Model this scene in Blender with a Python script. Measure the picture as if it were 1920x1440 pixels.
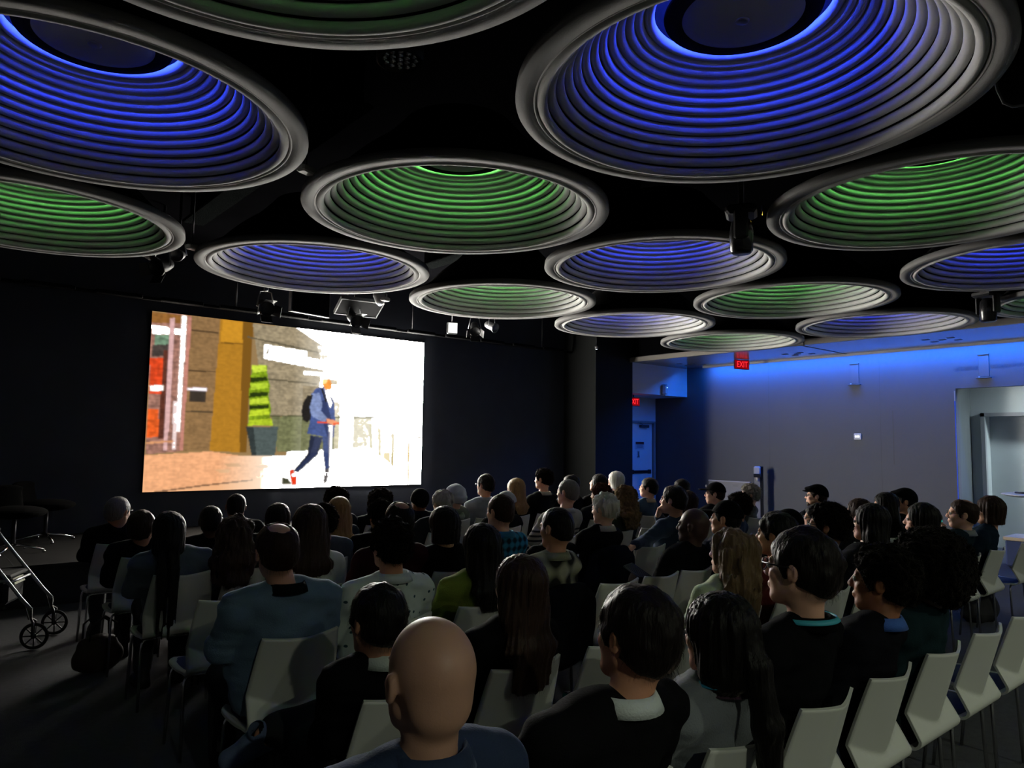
import bpy, math, random, time
import numpy as np
from mathutils import Matrix, Vector

T0 = time.time()
random.seed(7)
scene = bpy.context.scene
for o in list(bpy.data.objects):
    bpy.data.objects.remove(o)
COL = scene.collection
R = math.radians

# ------------------------------------------------------------------ camera
cam_data = bpy.data.cameras.new('camera')
cam = bpy.data.objects.new('camera', cam_data)
COL.objects.link(cam)
cam_data.sensor_fit = 'HORIZONTAL'
cam_data.sensor_width = 36.0
cam_data.lens = 36.0 * 1362.13 / 1920.0
cam_data.clip_start = 0.05
cam_data.clip_end = 200
CAM_YAW, CAM_PITCH, CAM_ROLL, CAM_Z = 39.952, 4.703, 0.801, 1.62
cam.matrix_world = (Matrix.Translation((0, 0, CAM_Z)) @ Matrix.Rotation(R(-CAM_YAW), 4, 'Z')
                    @ Matrix.Rotation(R(90 + CAM_PITCH), 4, 'X') @ Matrix.Rotation(R(CAM_ROLL), 4, 'Z'))
scene.camera = cam

# ------------------------------------------------------------------ world, exposure
world = bpy.data.worlds.new('World')
scene.world = world
world.use_nodes = True
bgn = world.node_tree.nodes['Background']
bgn.inputs[0].default_value = (0.5, 0.55, 0.65, 1)
bgn.inputs[1].default_value = 0.0008
vs = scene.view_settings
vs.view_transform = 'Standard'
vs.look = 'None'
vs.exposure = 0.0
vs.gamma = 1.0
vs.use_curve_mapping = False

# light levels of the place and of the added fill lamps
SCREEN_GAIN = 1.12
LED_BLUE, LED_GREEN = 430.0, 200.0
SOFFIT_BLUE = 260.0
FILL_LIGHT = 3400.0
ALCOVE_FILL = 200.0

# ------------------------------------------------------------------ small helpers
def lin(c):
    return tuple((x / 12.92 if x <= 0.04045 else ((x + 0.055) / 1.055) ** 2.4) for x in c)

def hexc(h):
    h = h.lstrip('#')
    return lin(tuple(int(h[i:i + 2], 16) / 255 for i in (0, 2, 4)))

MATS = {}

def mat(name, color=(0.5, 0.5, 0.5), rough=0.7, metal=0.0, var=0.0, vscale=6.0, bump=0.0, bscale=120.0,
        spec=0.35, emit=None, estr=0.0, stretch=None, sheen=0.0):
    if name in MATS:
        return MATS[name]
    m = bpy.data.materials.new(name)
    m.use_nodes = True
    nt = m.node_tree
    b = nt.nodes['Principled BSDF']
    b.inputs['Base Color'].default_value = (*color, 1)
    b.inputs['Roughness'].default_value = rough
    b.inputs['Metallic'].default_value = metal
    b.inputs['Specular IOR Level'].default_value = spec
    if sheen:
        b.inputs['Sheen Weight'].default_value = sheen
        b.inputs['Sheen Roughness'].default_value = .35
        mxc = max(color) + 1e-4
        b.inputs['Sheen Tint'].default_value = (*[.35 + .65 * c / mxc for c in color], 1)
    if emit:
        b.inputs['Emission Color'].default_value = (*emit, 1)
        b.inputs['Emission Strength'].default_value = estr
    if var or bump:
        tc = nt.nodes.new('ShaderNodeTexCoord')
        mp = nt.nodes.new('ShaderNodeMapping')
        nt.links.new(tc.outputs['Object'], mp.inputs[0])
        if stretch:
            mp.inputs['Scale'].default_value = stretch
    if var:
        n = nt.nodes.new('ShaderNodeTexNoise')
        n.inputs['Scale'].default_value = vscale
        n.inputs['Detail'].default_value = 4
        nt.links.new(mp.outputs[0], n.inputs[0])
        mx = nt.nodes.new('ShaderNodeMix')
        mx.data_type = 'RGBA'
        mx.inputs[6].default_value = (*[max(0, c * (1 - var)) for c in color], 1)
        mx.inputs[7].default_value = (*[min(1, c * (1 + var)) for c in color], 1)
        nt.links.new(n.outputs[0], mx.inputs[0])
        nt.links.new(mx.outputs[2], b.inputs['Base Color'])
    if bump:
        n2 = nt.nodes.new('ShaderNodeTexNoise')
        n2.inputs['Scale'].default_value = bscale
        n2.inputs['Detail'].default_value = 3
        nt.links.new(mp.outputs[0], n2.inputs[0])
        bp = nt.nodes.new('ShaderNodeBump')
        bp.inputs['Strength'].default_value = bump
        bp.inputs['Distance'].default_value = 0.01
        nt.links.new(n2.outputs[0], bp.inputs['Height'])
        nt.links.new(bp.outputs[0], b.inputs['Normal'])
    MATS[name] = m
    return m

def emitter(name, color, strength):
    if name in MATS:
        return MATS[name]
    m = bpy.data.materials.new(name)
    m.use_nodes = True
    nt = m.node_tree
    nt.nodes.clear()
    e = nt.nodes.new('ShaderNodeEmission')
    e.inputs[0].default_value = (*color, 1)
    e.inputs[1].default_value = strength
    o = nt.nodes.new('ShaderNodeOutputMaterial')
    nt.links.new(e.outputs[0], o.inputs[0])
    MATS[name] = m
    return m

def fast_mesh(name, V, Q, smooth=True):
    """mesh from an (n,3) vertex array and an (m,k) face array"""
    me = bpy.data.meshes.new(name)
    V = np.asarray(V, np.float32)
    Q = np.asarray(Q, np.int32)
    k = Q.shape[1]
    me.vertices.add(len(V))
    me.vertices.foreach_set('co', V.ravel())
    me.loops.add(Q.size)
    me.loops.foreach_set('vertex_index', Q.ravel())
    me.polygons.add(len(Q))
    me.polygons.foreach_set('loop_start', np.arange(len(Q), dtype=np.int32) * k)
    me.polygons.foreach_set('use_smooth', np.full(len(Q), smooth, dtype=bool))
    me.update(calc_edges=True)
    return me

class MB:
    """collects simple shapes into one mesh"""
    def __init__(self):
        self.v = []
        self.f = []
        self.s = []

    def add(self, vs_, fs, smooth=False):
        o = len(self.v)
        self.v += [tuple(p) for p in vs_]
        self.f += [tuple(i + o for i in q) for q in fs]
        self.s += [smooth] * len(fs)
        return self

    def box(self, c, d, rot=None, bev=0.0):
        x, y, z = d[0] / 2, d[1] / 2, d[2] / 2
        if bev <= 0:
            P = [(-x, -y, -z), (x, -y, -z), (x, y, -z), (-x, y, -z), (-x, -y, z), (x, -y, z), (x, y, z), (-x, y, z)]
            F = [(0, 3, 2, 1), (4, 5, 6, 7), (0, 1, 5, 4), (1, 2, 6, 5), (2, 3, 7, 6), (3, 0, 4, 7)]
        else:
            b = min(bev, x * .9, y * .9, z * .9)
            P = []
            for zz, e in ((-z, b), (-z + b, 0), (z - b, 0), (z, b)):
                X, Y = x - e, y - e
                P += [(-X + b, -Y, zz), (X - b, -Y, zz), (X, -Y + b, zz), (X, Y - b, zz), (X - b, Y, zz), (-X + b, Y, zz), (-X, Y - b, zz), (-X, -Y + b, zz)]
            F = [tuple(range(7, -1, -1)), tuple(range(24, 32))]
            for l in range(3):
                for i in range(8):
                    j = (i + 1) % 8
                    F.append((l * 8 + i, l * 8 + j, (l + 1) * 8 + j, (l + 1) * 8 + i))
        M = rot if rot is not None else Matrix.Identity(3)
        C = Vector(c)
        return self.add([C + M @ Vector(p) for p in P], F)

    def tube(self, pts, r, n=10, closed=False, cap=True):
        pts = [Vector(p) for p in pts]
        m = len(pts)
        rs = r if isinstance(r, (list, tuple)) else [r] * m
        rings = []
        up = None
        for i, p in enumerate(pts):
            if closed:
                t = pts[(i + 1) % m] - pts[i - 1]
            else:
                t = pts[min(i + 1, m - 1)] - pts[max(i - 1, 0)]
            t.normalize()
            if up is None:
                up = Vector((0, 0, 1)) if abs(t.z) < .9 else Vector((1, 0, 0))
            a = t.cross(up)
            if a.length < 1e-4:
                a = t.orthogonal()
            a.normalize()
            b = a.cross(t)
            up = b
            rings.append([p + (a * math.cos(2 * math.pi * k / n) + b * math.sin(2 * math.pi * k / n)) * rs[i] for k in range(n)])
        V = [v for rg in rings for v in rg]
        F = []
        for i in range(m if closed else m - 1):
            j = (i + 1) % m
            for k in range(n):
                l = (k + 1) % n
                F.append((i * n + k, i * n + l, j * n + l, j * n + k))
        if cap and not closed:
            F.append(tuple(range(n - 1, -1, -1)))
            F.append(tuple((m - 1) * n + k for k in range(n)))
        return self.add(V, F, True)

    def lathe(self, prof, n=48, c=(0, 0, 0), closed=False, rot=None, smooth=True):
        m = len(prof)
        M = rot if rot is not None else Matrix.Identity(3)
        C = Vector(c)
        V = []
        for r_, z_ in prof:
            for k in range(n):
                a = 2 * math.pi * k / n
                V.append(C + M @ Vector((r_ * math.cos(a), r_ * math.sin(a), z_)))
        F = []
        for i in range(m if closed else m - 1):
            j = (i + 1) % m
            for k in range(n):
                l = (k + 1) % n
                F.append((i * n + k, i * n + l, j * n + l, j * n + k))
        return self.add(V, F, smooth)

    def mesh(self, name):
        me = bpy.data.meshes.new(name)
        me.from_pydata([tuple(v) for v in self.v], [], self.f)
        me.polygons.foreach_set('use_smooth', np.array(self.s, dtype=bool))
        me.update()
        return me

    def build(self, name, m, parent=None, loc=None, rot=None):
        return link(name, self.mesh(name), m, parent, loc, rot)

def link(name, me, m=None, parent=None, loc=None, rot=None, scale=None):
    o = bpy.data.objects.new(name, me)
    COL.objects.link(o)
    if m is not None:
        if not me.materials:
            me.materials.append(m)
        elif me.materials[0] is not m:
            o.material_slots[0].link = 'OBJECT'
            o.material_slots[0].material = m
    if parent is not None:
        o.parent = parent
    if loc is not None:
        o.location = loc
    if rot is not None:
        o.rotation_euler = rot
    if scale is not None:
        o.scale = scale
    return o

def tag(o, label, cat, group=None):
    o['label'] = label
    o['category'] = cat
    if group:
        o['group'] = group
    return o

def thing(name, label, cat, loc=(0, 0, 0), rz=0.0, group=None):
    o = bpy.data.objects.new(name, None)
    COL.objects.link(o)
    o.empty_display_size = 0.1
    o.location = loc
    o.rotation_euler = (0, 0, rz)
    return tag(o, label, cat, group)

def struct(o):
    o['kind'] = 'structure'
    return o

def text_mesh(s, size, extrude=0.002, align='CENTER'):
    cu = bpy.data.curves.new('lettering', 'FONT')
    cu.body = s
    cu.size = size
    cu.extrude = extrude
    cu.align_x = align
    cu.align_y = 'CENTER'
    ob = bpy.data.objects.new('lettering', cu)
    COL.objects.link(ob)
    dg = bpy.context.evaluated_depsgraph_get()
    me = bpy.data.meshes.new_from_object(ob.evaluated_get(dg))
    bpy.data.objects.remove(ob)
    bpy.data.curves.remove(cu)
    return me

def rotz(a):
    return Matrix.Rotation(a, 3, 'Z')

def rot3(yaw=0, pitch=0, roll=0):
    """face along +Y; yaw left, pitch up, roll"""
    return Matrix.Rotation(yaw, 3, 'Z') @ Matrix.Rotation(pitch, 3, 'X') @ Matrix.Rotation(roll, 3, 'Y')

# ------------------------------------------------------------------ general materials
M_BLACKWALL = mat('black_wall_paint', (0.040, 0.044, 0.058), 0.75, var=.25, vscale=2, bump=.1, bscale=60)
M_CEIL = mat('black_ceiling_paint', (0.0025, 0.0025, 0.003), 1.0, spec=.0, var=.3, vscale=3)
M_CARPET = mat('dark_carpet', (0.036, 0.037, 0.039), 0.95, var=.35, vscale=25, bump=.5, bscale=300)
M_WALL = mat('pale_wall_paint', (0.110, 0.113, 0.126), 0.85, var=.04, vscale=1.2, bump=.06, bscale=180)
M_SOFFIT = mat('glossy_pale_soffit', (0.16, 0.16, 0.16), 0.22, spec=.5, var=.05, vscale=.8)
M_FASCIA = mat('cream_fascia', (0.22, 0.20, 0.18), 0.7, var=.05)
M_TRIM = mat('painted_trim', (0.28, 0.29, 0.31), 0.5)
M_STAGE = mat('stage_top', (0.022, 0.022, 0.021), 0.7, spec=.1, var=.15, vscale=4, bump=.1)
M_CHROME = mat('chrome', (0.75, 0.75, 0.77), 0.18, 1.0)
M_DARKMETAL = mat('black_metal', (0.015, 0.015, 0.017), 0.45, 0.3, spec=.5)
M_GREYMETAL = mat('grey_metal', (0.28, 0.28, 0.29), 0.4, 0.8)
M_RUBBER = mat('black_rubber', (0.012, 0.012, 0.012), 0.8)
M_PLASTICW = mat('white_plastic', (0.6, 0.6, 0.62), 0.45)
M_GLOWW = emitter('white_indicator_glow', (0.85, 0.9, 1.0), 4.0)

# ================================================================== the room
WALL_Y, RIGHT_X, LEFT_X, BACK_Y = 10.76, 13.40, -4.2, -4.6
CEIL_Z, SOFFIT_Z, DISC_Z = 4.35, 3.34, 3.27
SOFFIT_X = 11.5

def slab(name, x0, x1, y0, y1, z0, z1, m, parent=None):
    o = MB().box(((x0 + x1) / 2, (y0 + y1) / 2, (z0 + z1) / 2), (x1 - x0, y1 - y0, z1 - z0)).build(name, m, parent)
    return struct(o) if parent is None else o

slab('floor', LEFT_X - .2, 15.2, BACK_Y - .2, 11.2, -.2, 0, M_CARPET)
slab('ceiling', LEFT_X - .2, SOFFIT_X + .3, BACK_Y - .2, 11.2, CEIL_Z, CEIL_Z + .2, M_CEIL)
slab('wall_left', LEFT_X - .2, LEFT_X, BACK_Y, WALL_Y + .25, 0, CEIL_Z, M_BLACKWALL)
slab('wall_back', LEFT_X, 15.0, BACK_Y - .2, BACK_Y, 0, CEIL_Z, mat('dim_back_wall', (0.03, 0.03, 0.03), .9, var=.1))
# black wall that carries the screen, with a black return closing it off on the right
slab('wall_front', LEFT_X, 11.55, WALL_Y + .03, WALL_Y + .25, 0, CEIL_Z, M_BLACKWALL)
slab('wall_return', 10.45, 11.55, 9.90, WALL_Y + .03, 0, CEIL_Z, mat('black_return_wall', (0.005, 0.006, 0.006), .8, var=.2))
# end wall with the exit door, bulkhead in front of it
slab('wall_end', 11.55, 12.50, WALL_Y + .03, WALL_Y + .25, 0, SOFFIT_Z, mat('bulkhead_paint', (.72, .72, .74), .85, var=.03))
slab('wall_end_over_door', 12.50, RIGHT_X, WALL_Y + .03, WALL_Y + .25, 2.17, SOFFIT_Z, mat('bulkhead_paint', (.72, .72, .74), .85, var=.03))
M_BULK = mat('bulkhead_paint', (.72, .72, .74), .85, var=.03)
slab('trim_1', 11.55, RIGHT_X, 9.90, WALL_Y + .03, 2.71, SOFFIT_Z, M_BULK)
# right wall with an opening to an alcove
OP0, OP1, OPZ = 1.6, 4.50, 2.64
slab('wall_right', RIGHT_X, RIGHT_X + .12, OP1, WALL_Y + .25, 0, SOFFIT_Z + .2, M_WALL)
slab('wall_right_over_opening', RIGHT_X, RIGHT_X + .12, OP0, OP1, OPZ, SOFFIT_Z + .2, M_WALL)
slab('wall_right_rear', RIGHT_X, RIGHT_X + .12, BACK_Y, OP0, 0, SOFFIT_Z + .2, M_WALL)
# soffit
slab('ceiling_soffit', SOFFIT_X, RIGHT_X, BACK_Y, WALL_Y + .25, SOFFIT_Z, SOFFIT_Z + .1, M_SOFFIT)
slab('trim_2', SOFFIT_X - .04, SOFFIT_X, BACK_Y, 9.90, SOFFIT_Z - .005, SOFFIT_Z + .085, M_FASCIA)
slab('wall_above_soffit', SOFFIT_X + .02, SOFFIT_X + .1, BACK_Y, WALL_Y + .25, SOFFIT_Z + .1, CEIL_Z, M_CEIL)
slab('trim_3', SOFFIT_X, RIGHT_X, 6.17, 6.20, SOFFIT_Z - .004, SOFFIT_Z + .001, mat('dark_seam', (.03, .03, .035), .8))
slab('trim_4', SOFFIT_X - .06, SOFFIT_X - .02, 6.10, 6.28, SOFFIT_Z - .012, SOFFIT_Z + .10, mat('grey_bracket', (.16, .16, .15), .7))
# alcove behind the opening
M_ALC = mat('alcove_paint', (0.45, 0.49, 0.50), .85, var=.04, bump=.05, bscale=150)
slab('wall_alcove_side', RIGHT_X + .12, 14.5, OP1, OP1 + .12, 0, 3.0, mat('alcove_side_panel_shaded', (.12, .135, .14), .85, var=.12, vscale=3, stretch=(8, 1, .4)))  # fold-like streaks; the darker tone stands in for shade on this side
slab('wall_alcove_rear', RIGHT_X + .12, 14.5, OP0 - .12, OP0, 0, 3.0, M_ALC)
slab('wall_alcove_over', 14.05, 14.5, OP0, OP1, 2.19, 3.0, M_ALC)
slab('wall_alcove_pier', 14.05, 14.5, 4.27, OP1, 0, 2.19, M_ALC)
slab('wall_alcove_back', 14.22, 14.62, OP0, 4.27, 0, 2.19, M_ALC)
slab('ceiling_alcove', RIGHT_X, 14.62, OP0, OP1, 2.92, 3.0, M_ALC)
slab('trim_5', 13.98, 14.05, 4.27, 4.33, 0, 2.25, M_TRIM)
slab('trim_6', 13.98, 14.05, OP0, 4.33, 2.19, 2.25, M_TRIM)
slab('baseboard_right', RIGHT_X - .012, RIGHT_X, OP1, WALL_Y + .03, 0, .1, M_TRIM)
# joint lines in the plaster of the right wall
for i, (y, z0, z1) in enumerate(((5.50, 1.35, 2.30), (5.72, .1, 3.34), (7.9, .1, 3.34))):
    slab('trim_%d' % (7 + i), RIGHT_X - .0015, RIGHT_X, y, y + (.018 if i == 0 else .006), z0, z1, mat('plaster_joint', (.10, .098, .102), .9))

# exit door
door = struct(thing('door_1', 'white exit door with closer and push bar beside the black wall', 'door', (12.50, WALL_Y + .03, 0)))
del door['category']
M_DOOR = mat('door_paint', (.80, .80, .82), .55, var=.03)
MB().box((.41, .06, 1.065), (.80, .05, 2.13), bev=.004).build('leaf', M_DOOR, door)
for x in (-.005, .845):
    MB().box((x, .03, 1.085), (.05, .12, 2.17), bev=.005).build('frame_post', M_TRIM, door)
MB().box((.42, .03, 2.155), (.9, .12, .05), bev=.005).build('frame_head', M_TRIM, door)
b = MB().box((.40, .02, 1.03), (.66, .05, .06), bev=.01)
b.box((.10, .022, 1.03), (.08, .045, .09)).box((.70, .022, 1.03), (.08, .045, .09))
b.build('push_bar', M_DARKMETAL, door)
b = MB().box((.50, .0, 2.06), (.28, .07, .06), bev=.006)
b.tube([(.42, -.02, 2.10), (.30, -.06, 2.12), (.22, 0, 2.14)], .008)
b.build('closer', mat('closer_grey', (.10, .10, .11), .5, .4), door)
sg = MB().box((.38, .033, 1.62), (.30, .004, .17)).build('notice', mat('notice_white', (.55, .54, .6), .6), door)
MB().box((.38, .03, 1.675), (.28, .004, .055)).build('notice_band', mat('notice_red', (.16, .03, .035), .6), sg)
for i in range(4):
    MB().box((.38, .0305, 1.635 - i * .02), (.22 - .03 * (i % 2), .002, .006)).build('print_line', mat('print_dark', (.05, .05, .06), .6), sg)
pic = MB().box((.33, .033, 1.42), (.09, .004, .17)).build('pictogram_plate', mat('notice_white'), door)
b = MB().lathe([(0, .001), (.017, .001), (.017, -.001), (0, -.001)], 16, (.33, .03, 1.47), rot=Matrix.Rotation(R(90), 3, 'X'))
b.box((.33, .03, 1.42), (.03, .003, .06)).box((.345, .03, 1.385), (.05, .003, .012)).box((.33, .03, 1.365), (.07, .003, .02))
b.build('pictogram', mat('print_dark'), pic)

# ------------------------------------------------------------------ LED wall screen
SX0, SX1, SZ0, SZ1 = 2.538, 6.963, 0.900, 3.370
SCREEN_SHAPES = [
    ((138, 108, 74), 0.25, [(0.112, -0.0), (0.207, 0.001), (0.194, 0.774), (0.099, 0.775)]),
    ((80, 62, 44), 0, [(0.108, 0.08), (0.203, 0.08), (0.203, 0.089), (0.109, 0.089)]),
    ((80, 62, 44), 0, [(0.106, 0.313), (0.199, 0.31), (0.2, 0.318), (0.106, 0.322)]),
    ((80, 66, 50), 0, [(0.104, 0.548), (0.197, 0.544), (0.197, 0.553), (0.104, 0.557)]),
    ((60, 52, 46), 0.2, [(0.123, 0.428), (0.173, 0.429), (0.172, 0.494), (0.122, 0.493)]),
    ((230, 220, 235), 0, [(0.109, 0.414), (0.175, 0.412), (0.176, 0.429), (0.109, 0.431)]),
    ((172, 122, 40), 0.12, [(0.207, 0.001), (0.316, 0.002), (0.31, 0.784), (0.192, 0.774)]),
    ((196, 140, 42), 0.1, [(0.213, 0.003), (0.297, 0.003), (0.294, 0.128), (0.212, 0.135)]),
    ((110, 78, 28), 0, [(0.21, 0.137), (0.315, 0.13), (0.315, 0.137), (0.21, 0.144)]),
    ((120, 84, 30), 0, [(0.281, 0.002), (0.316, 0.002), (0.31, 0.784), (0.288, 0.78)]),
    ((150, 110, 100), 0.5, [(-0.001, 0.004), (0.112, -0.0), (0.102, 0.778), (0.004, 0.794)]),
    ((140, 96, 50), 0.3, [(-0.001, 0.004), (0.112, 0.002), (0.111, 0.049), (0.0, 0.067)]),
    ((255, 250, 245), 0, [(0.001, 0.078), (0.103, 0.086), (0.104, 0.116), (0.002, 0.13)]),
    ((110, 140, 120), 0.5, [(0.012, 0.128), (0.056, 0.125), (0.053, 0.212), (0.009, 0.219)]),
    ((70, 62, 60), 0.5, [(0.005, 0.188), (0.055, 0.179), (0.051, 0.244), (0.007, 0.256)]),
    ((210, 70, 35), 0.4, [(0.001, 0.263), (0.04, 0.257), (0.04, 0.458), (0.003, 0.462)]),
    ((90, 50, 40), 0.4, [(0.039, 0.214), (0.055, 0.211), (0.053, 0.71), (0.036, 0.71)]),
    ((225, 95, 40), 0.4, [(0.002, 0.545), (0.034, 0.543), (0.036, 0.7), (0.003, 0.701)]),
    ((250, 240, 235), 0, [(0.004, 0.415), (0.044, 0.41), (0.045, 0.442), (0.005, 0.446)]),
    ((215, 175, 180), 0.2, [(0.053, 0.029), (0.067, 0.026), (0.065, 0.773), (0.054, 0.773)]),
    ((250, 235, 235), 0.1, [(0.085, 0.006), (0.103, 0.007), (0.099, 0.666), (0.086, 0.667)]),
    ((190, 130, 120), 0.2, [(0.106, 0.006), (0.117, 0.004), (0.11, 0.772), (0.101, 0.772)]),
    ((235, 215, 220), 0.1, [(0.074, 0.497), (0.088, 0.496), (0.088, 0.767), (0.079, 0.767)]),
    ((210, 150, 110), 0.2, [(0.002, 0.727), (0.08, 0.715), (0.081, 0.725), (0.002, 0.739)]),
    ((232, 170, 128), 0.18, [(0.001, 0.799), (0.194, 0.777), (0.326, 0.81), (0.419, 0.908), (0.336, 0.942), (0.005, 0.999)]),
    ((196, 150, 110), 0, [(0.24, 0.848), (0.289, 0.847), (0.299, 0.866), (0.253, 0.868)]),
    ((215, 170, 130), 0, [(0.211, 0.883), (0.253, 0.882), (0.266, 0.898), (0.227, 0.9)]),
    ((205, 160, 120), 0, [(0.34, 0.861), (0.385, 0.857), (0.405, 0.873), (0.353, 0.875)]),
    ((225, 190, 150), 0, [(0.371, 0.829), (0.411, 0.825), (0.421, 0.839), (0.385, 0.841)]),
    ((120, 90, 70), 0, [(0.026, 0.999), (0.172, 0.968), (0.336, 0.942), (0.336, 0.95), (0.173, 0.977), (0.026, 1.007)]),
    ((150, 138, 116), 0.35, [(0.313, 0.004), (0.466, 0.001), (0.561, 0.09), (0.659, 0.173), (0.565, 0.297), (0.549, 0.553), (0.385, 0.563), (0.338, 0.245)]),
    ((95, 88, 72), 0, [(0.296, 0.085), (0.469, 0.118), (0.651, 0.159), (0.651, 0.169), (0.469, 0.13), (0.296, 0.094)]),
    ((95, 88, 72), 0, [(0.373, 0.33), (0.552, 0.341), (0.552, 0.35), (0.373, 0.34)]),
    ((112, 116, 84), 0.35, [(0.391, 0.563), (0.775, 0.551), (0.759, 0.748), (0.416, 0.779)]),
    ((84, 84, 60), 0, [(0.384, 0.554), (0.783, 0.541), (0.783, 0.551), (0.385, 0.563)]),
    ((215, 206, 188), 0.3, [(0.546, 0.092), (0.682, 0.175), (0.678, 0.345), (0.588, 0.343)]),
    ((205, 200, 175), 0.3, [(0.622, 0.561), (0.775, 0.554), (0.759, 0.748), (0.626, 0.758)]),
    ((228, 222, 206), 0.2, [(0.62, 0.45), (0.718, 0.442), (0.72, 0.542), (0.622, 0.548)]),
    ((255, 255, 252), 0, [(0.355, 0.123), (0.512, 0.141), (0.512, 0.177), (0.769, 0.233), (0.77, 0.29), (0.357, 0.213)]),
    ((110, 100, 90), 0, [(0.366, 0.145), (0.373, 0.158), (0.369, 0.182), (0.365, 0.183)]),
    ((255, 255, 252), 0, [(0.5, 0.269), (0.77, 0.271), (0.771, 0.297), (0.501, 0.293)]),
    ((255, 255, 252), 0, [(0.568, 0.07), (0.596, 0.046), (0.634, 0.064), (0.636, 0.133), (0.598, 0.145), (0.565, 0.12)]),
    ((78, 90, 92), 0.2, [(0.306, 0.63), (0.416, 0.625), (0.409, 0.802), (0.329, 0.802)]),
    ((50, 58, 60), 0.2, [(0.306, 0.63), (0.331, 0.629), (0.345, 0.802), (0.329, 0.802)]),
    ((120, 150, 30), 0.5, [(0.316, 0.259), (0.368, 0.252), (0.372, 0.321), (0.382, 0.378), (0.378, 0.436), (0.389, 0.517), (0.386, 0.575), (0.399, 0.618), (0.312, 0.622), (0.316, 0.522), (0.311, 0.431), (0.315, 0.34)]),
    ((190, 215, 70), 0.3, [(0.316, 0.259), (0.364, 0.25), (0.369, 0.287), (0.32, 0.305)]),
    ((175, 205, 55), 0.3, [(0.315, 0.368), (0.373, 0.356), (0.377, 0.39), (0.316, 0.408)]),
    ((185, 210, 60), 0.3, [(0.315, 0.465), (0.375, 0.448), (0.381, 0.482), (0.315, 0.494)]),
    ((180, 205, 50), 0.3, [(0.316, 0.533), (0.38, 0.517), (0.384, 0.552), (0.315, 0.567)]),
    ((170, 195, 45), 0.3, [(0.314, 0.59), (0.392, 0.574), (0.398, 0.618), (0.312, 0.622)]),
    ((40, 55, 18), 0.3, [(0.314, 0.334), (0.369, 0.322), (0.373, 0.344), (0.314, 0.363)]),
    ((40, 55, 18), 0.3, [(0.314, 0.425), (0.375, 0.414), (0.375, 0.437), (0.312, 0.454)]),
    ((40, 55, 18), 0.3, [(0.313, 0.502), (0.38, 0.492), (0.382, 0.515), (0.313, 0.524)]),
    ((190, 186, 150), 0.2, [(0.764, 0.571), (0.776, 0.571), (0.783, 0.754), (0.771, 0.754)]),
    ((205, 196, 160), 0.2, [(0.801, 0.614), (0.817, 0.62), (0.82, 0.811), (0.808, 0.792)]),
    ((200, 188, 150), 0.2, [(0.862, 0.65), (0.875, 0.652), (0.875, 0.875), (0.865, 0.862)]),
    ((232, 222, 190), 0, [(0.829, 0.625), (0.858, 0.644), (0.86, 0.856), (0.83, 0.817)]),
    ((215, 190, 130), 0, [(0.935, 0.706), (0.943, 0.706), (0.945, 0.981), (0.94, 0.981)]),
    ((225, 218, 190), 0, [(0.76, 0.565), (0.875, 0.636), (0.875, 0.652), (0.76, 0.584)]),
    ((120, 105, 80), 0, [(0.964, 0.666), (1.002, 0.672), (1.002, 0.678), (0.965, 0.674)]),
    ((60, 62, 46), 0.6, [(0.427, 0.949), (0.44, 0.935), (0.457, 0.942), (0.469, 0.968), (0.469, 0.985), (0.451, 0.978), (0.429, 0.989)]),
    ((245, 240, 235), 0, [(0.424, 0.977), (0.616, 0.974), (0.62, 0.992), (0.425, 0.998)]),
    ((220, 60, 25), 0.1, [(0.462, 0.892), (0.476, 0.886), (0.489, 0.939), (0.488, 0.98), (0.473, 0.979), (0.467, 0.933)]),
    ((44, 52, 84), 0.25, [(0.534, 0.673), (0.581, 0.684), (0.565, 0.793), (0.494, 0.904), (0.476, 0.896), (0.526, 0.793)]),
    ((30, 36, 60), 0.1, [(0.534, 0.673), (0.552, 0.685), (0.536, 0.793), (0.486, 0.889), (0.476, 0.896), (0.526, 0.793)]),
    ((58, 72, 120), 0.25, [(0.58, 0.672), (0.606, 0.671), (0.618, 0.889), (0.596, 0.895), (0.586, 0.792)]),
    ((90, 86, 90), 0.2, [(0.596, 0.889), (0.621, 0.871), (0.613, 0.938), (0.594, 0.979), (0.59, 0.961)]),
    ((62, 80, 140), 0.3, [(0.552, 0.371), (0.581, 0.362), (0.62, 0.45), (0.628, 0.572), (0.624, 0.683), (0.599, 0.683), (0.522, 0.662), (0.532, 0.578), (0.52, 0.507), (0.532, 0.41)]),
    ((38, 50, 96), 0.2, [(0.568, 0.455), (0.59, 0.441), (0.611, 0.561), (0.62, 0.671), (0.599, 0.681), (0.578, 0.575)]),
    ((120, 138, 190), 0.3, [(0.535, 0.409), (0.564, 0.401), (0.576, 0.478), (0.57, 0.515), (0.596, 0.562), (0.586, 0.589), (0.538, 0.554), (0.525, 0.494)]),
    ((250, 250, 255), 0, [(0.581, 0.368), (0.6, 0.403), (0.614, 0.463), (0.606, 0.5), (0.59, 0.428)]),
    ((28, 26, 26), 0, [(0.567, 0.37), (0.575, 0.369), (0.594, 0.453), (0.587, 0.459)]),
    ((30, 28, 28), 0.3, [(0.518, 0.423), (0.539, 0.415), (0.528, 0.494), (0.535, 0.566), (0.521, 0.593), (0.504, 0.579), (0.497, 0.52), (0.505, 0.46)]),
    ((235, 150, 110), 0.1, [(0.592, 0.562), (0.626, 0.573), (0.645, 0.59), (0.623, 0.607), (0.597, 0.592)]),
    ((225, 70, 35), 0, [(0.558, 0.584), (0.597, 0.584), (0.597, 0.596), (0.558, 0.596)]),
    ((235, 90, 45), 0, [(0.619, 0.588), (0.645, 0.586), (0.644, 0.601), (0.619, 0.602)]),
    ((232, 232, 240), 0, [(0.601, 0.604), (0.619, 0.604), (0.621, 0.889), (0.61, 0.974), (0.601, 0.973), (0.61, 0.877)]),
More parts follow.
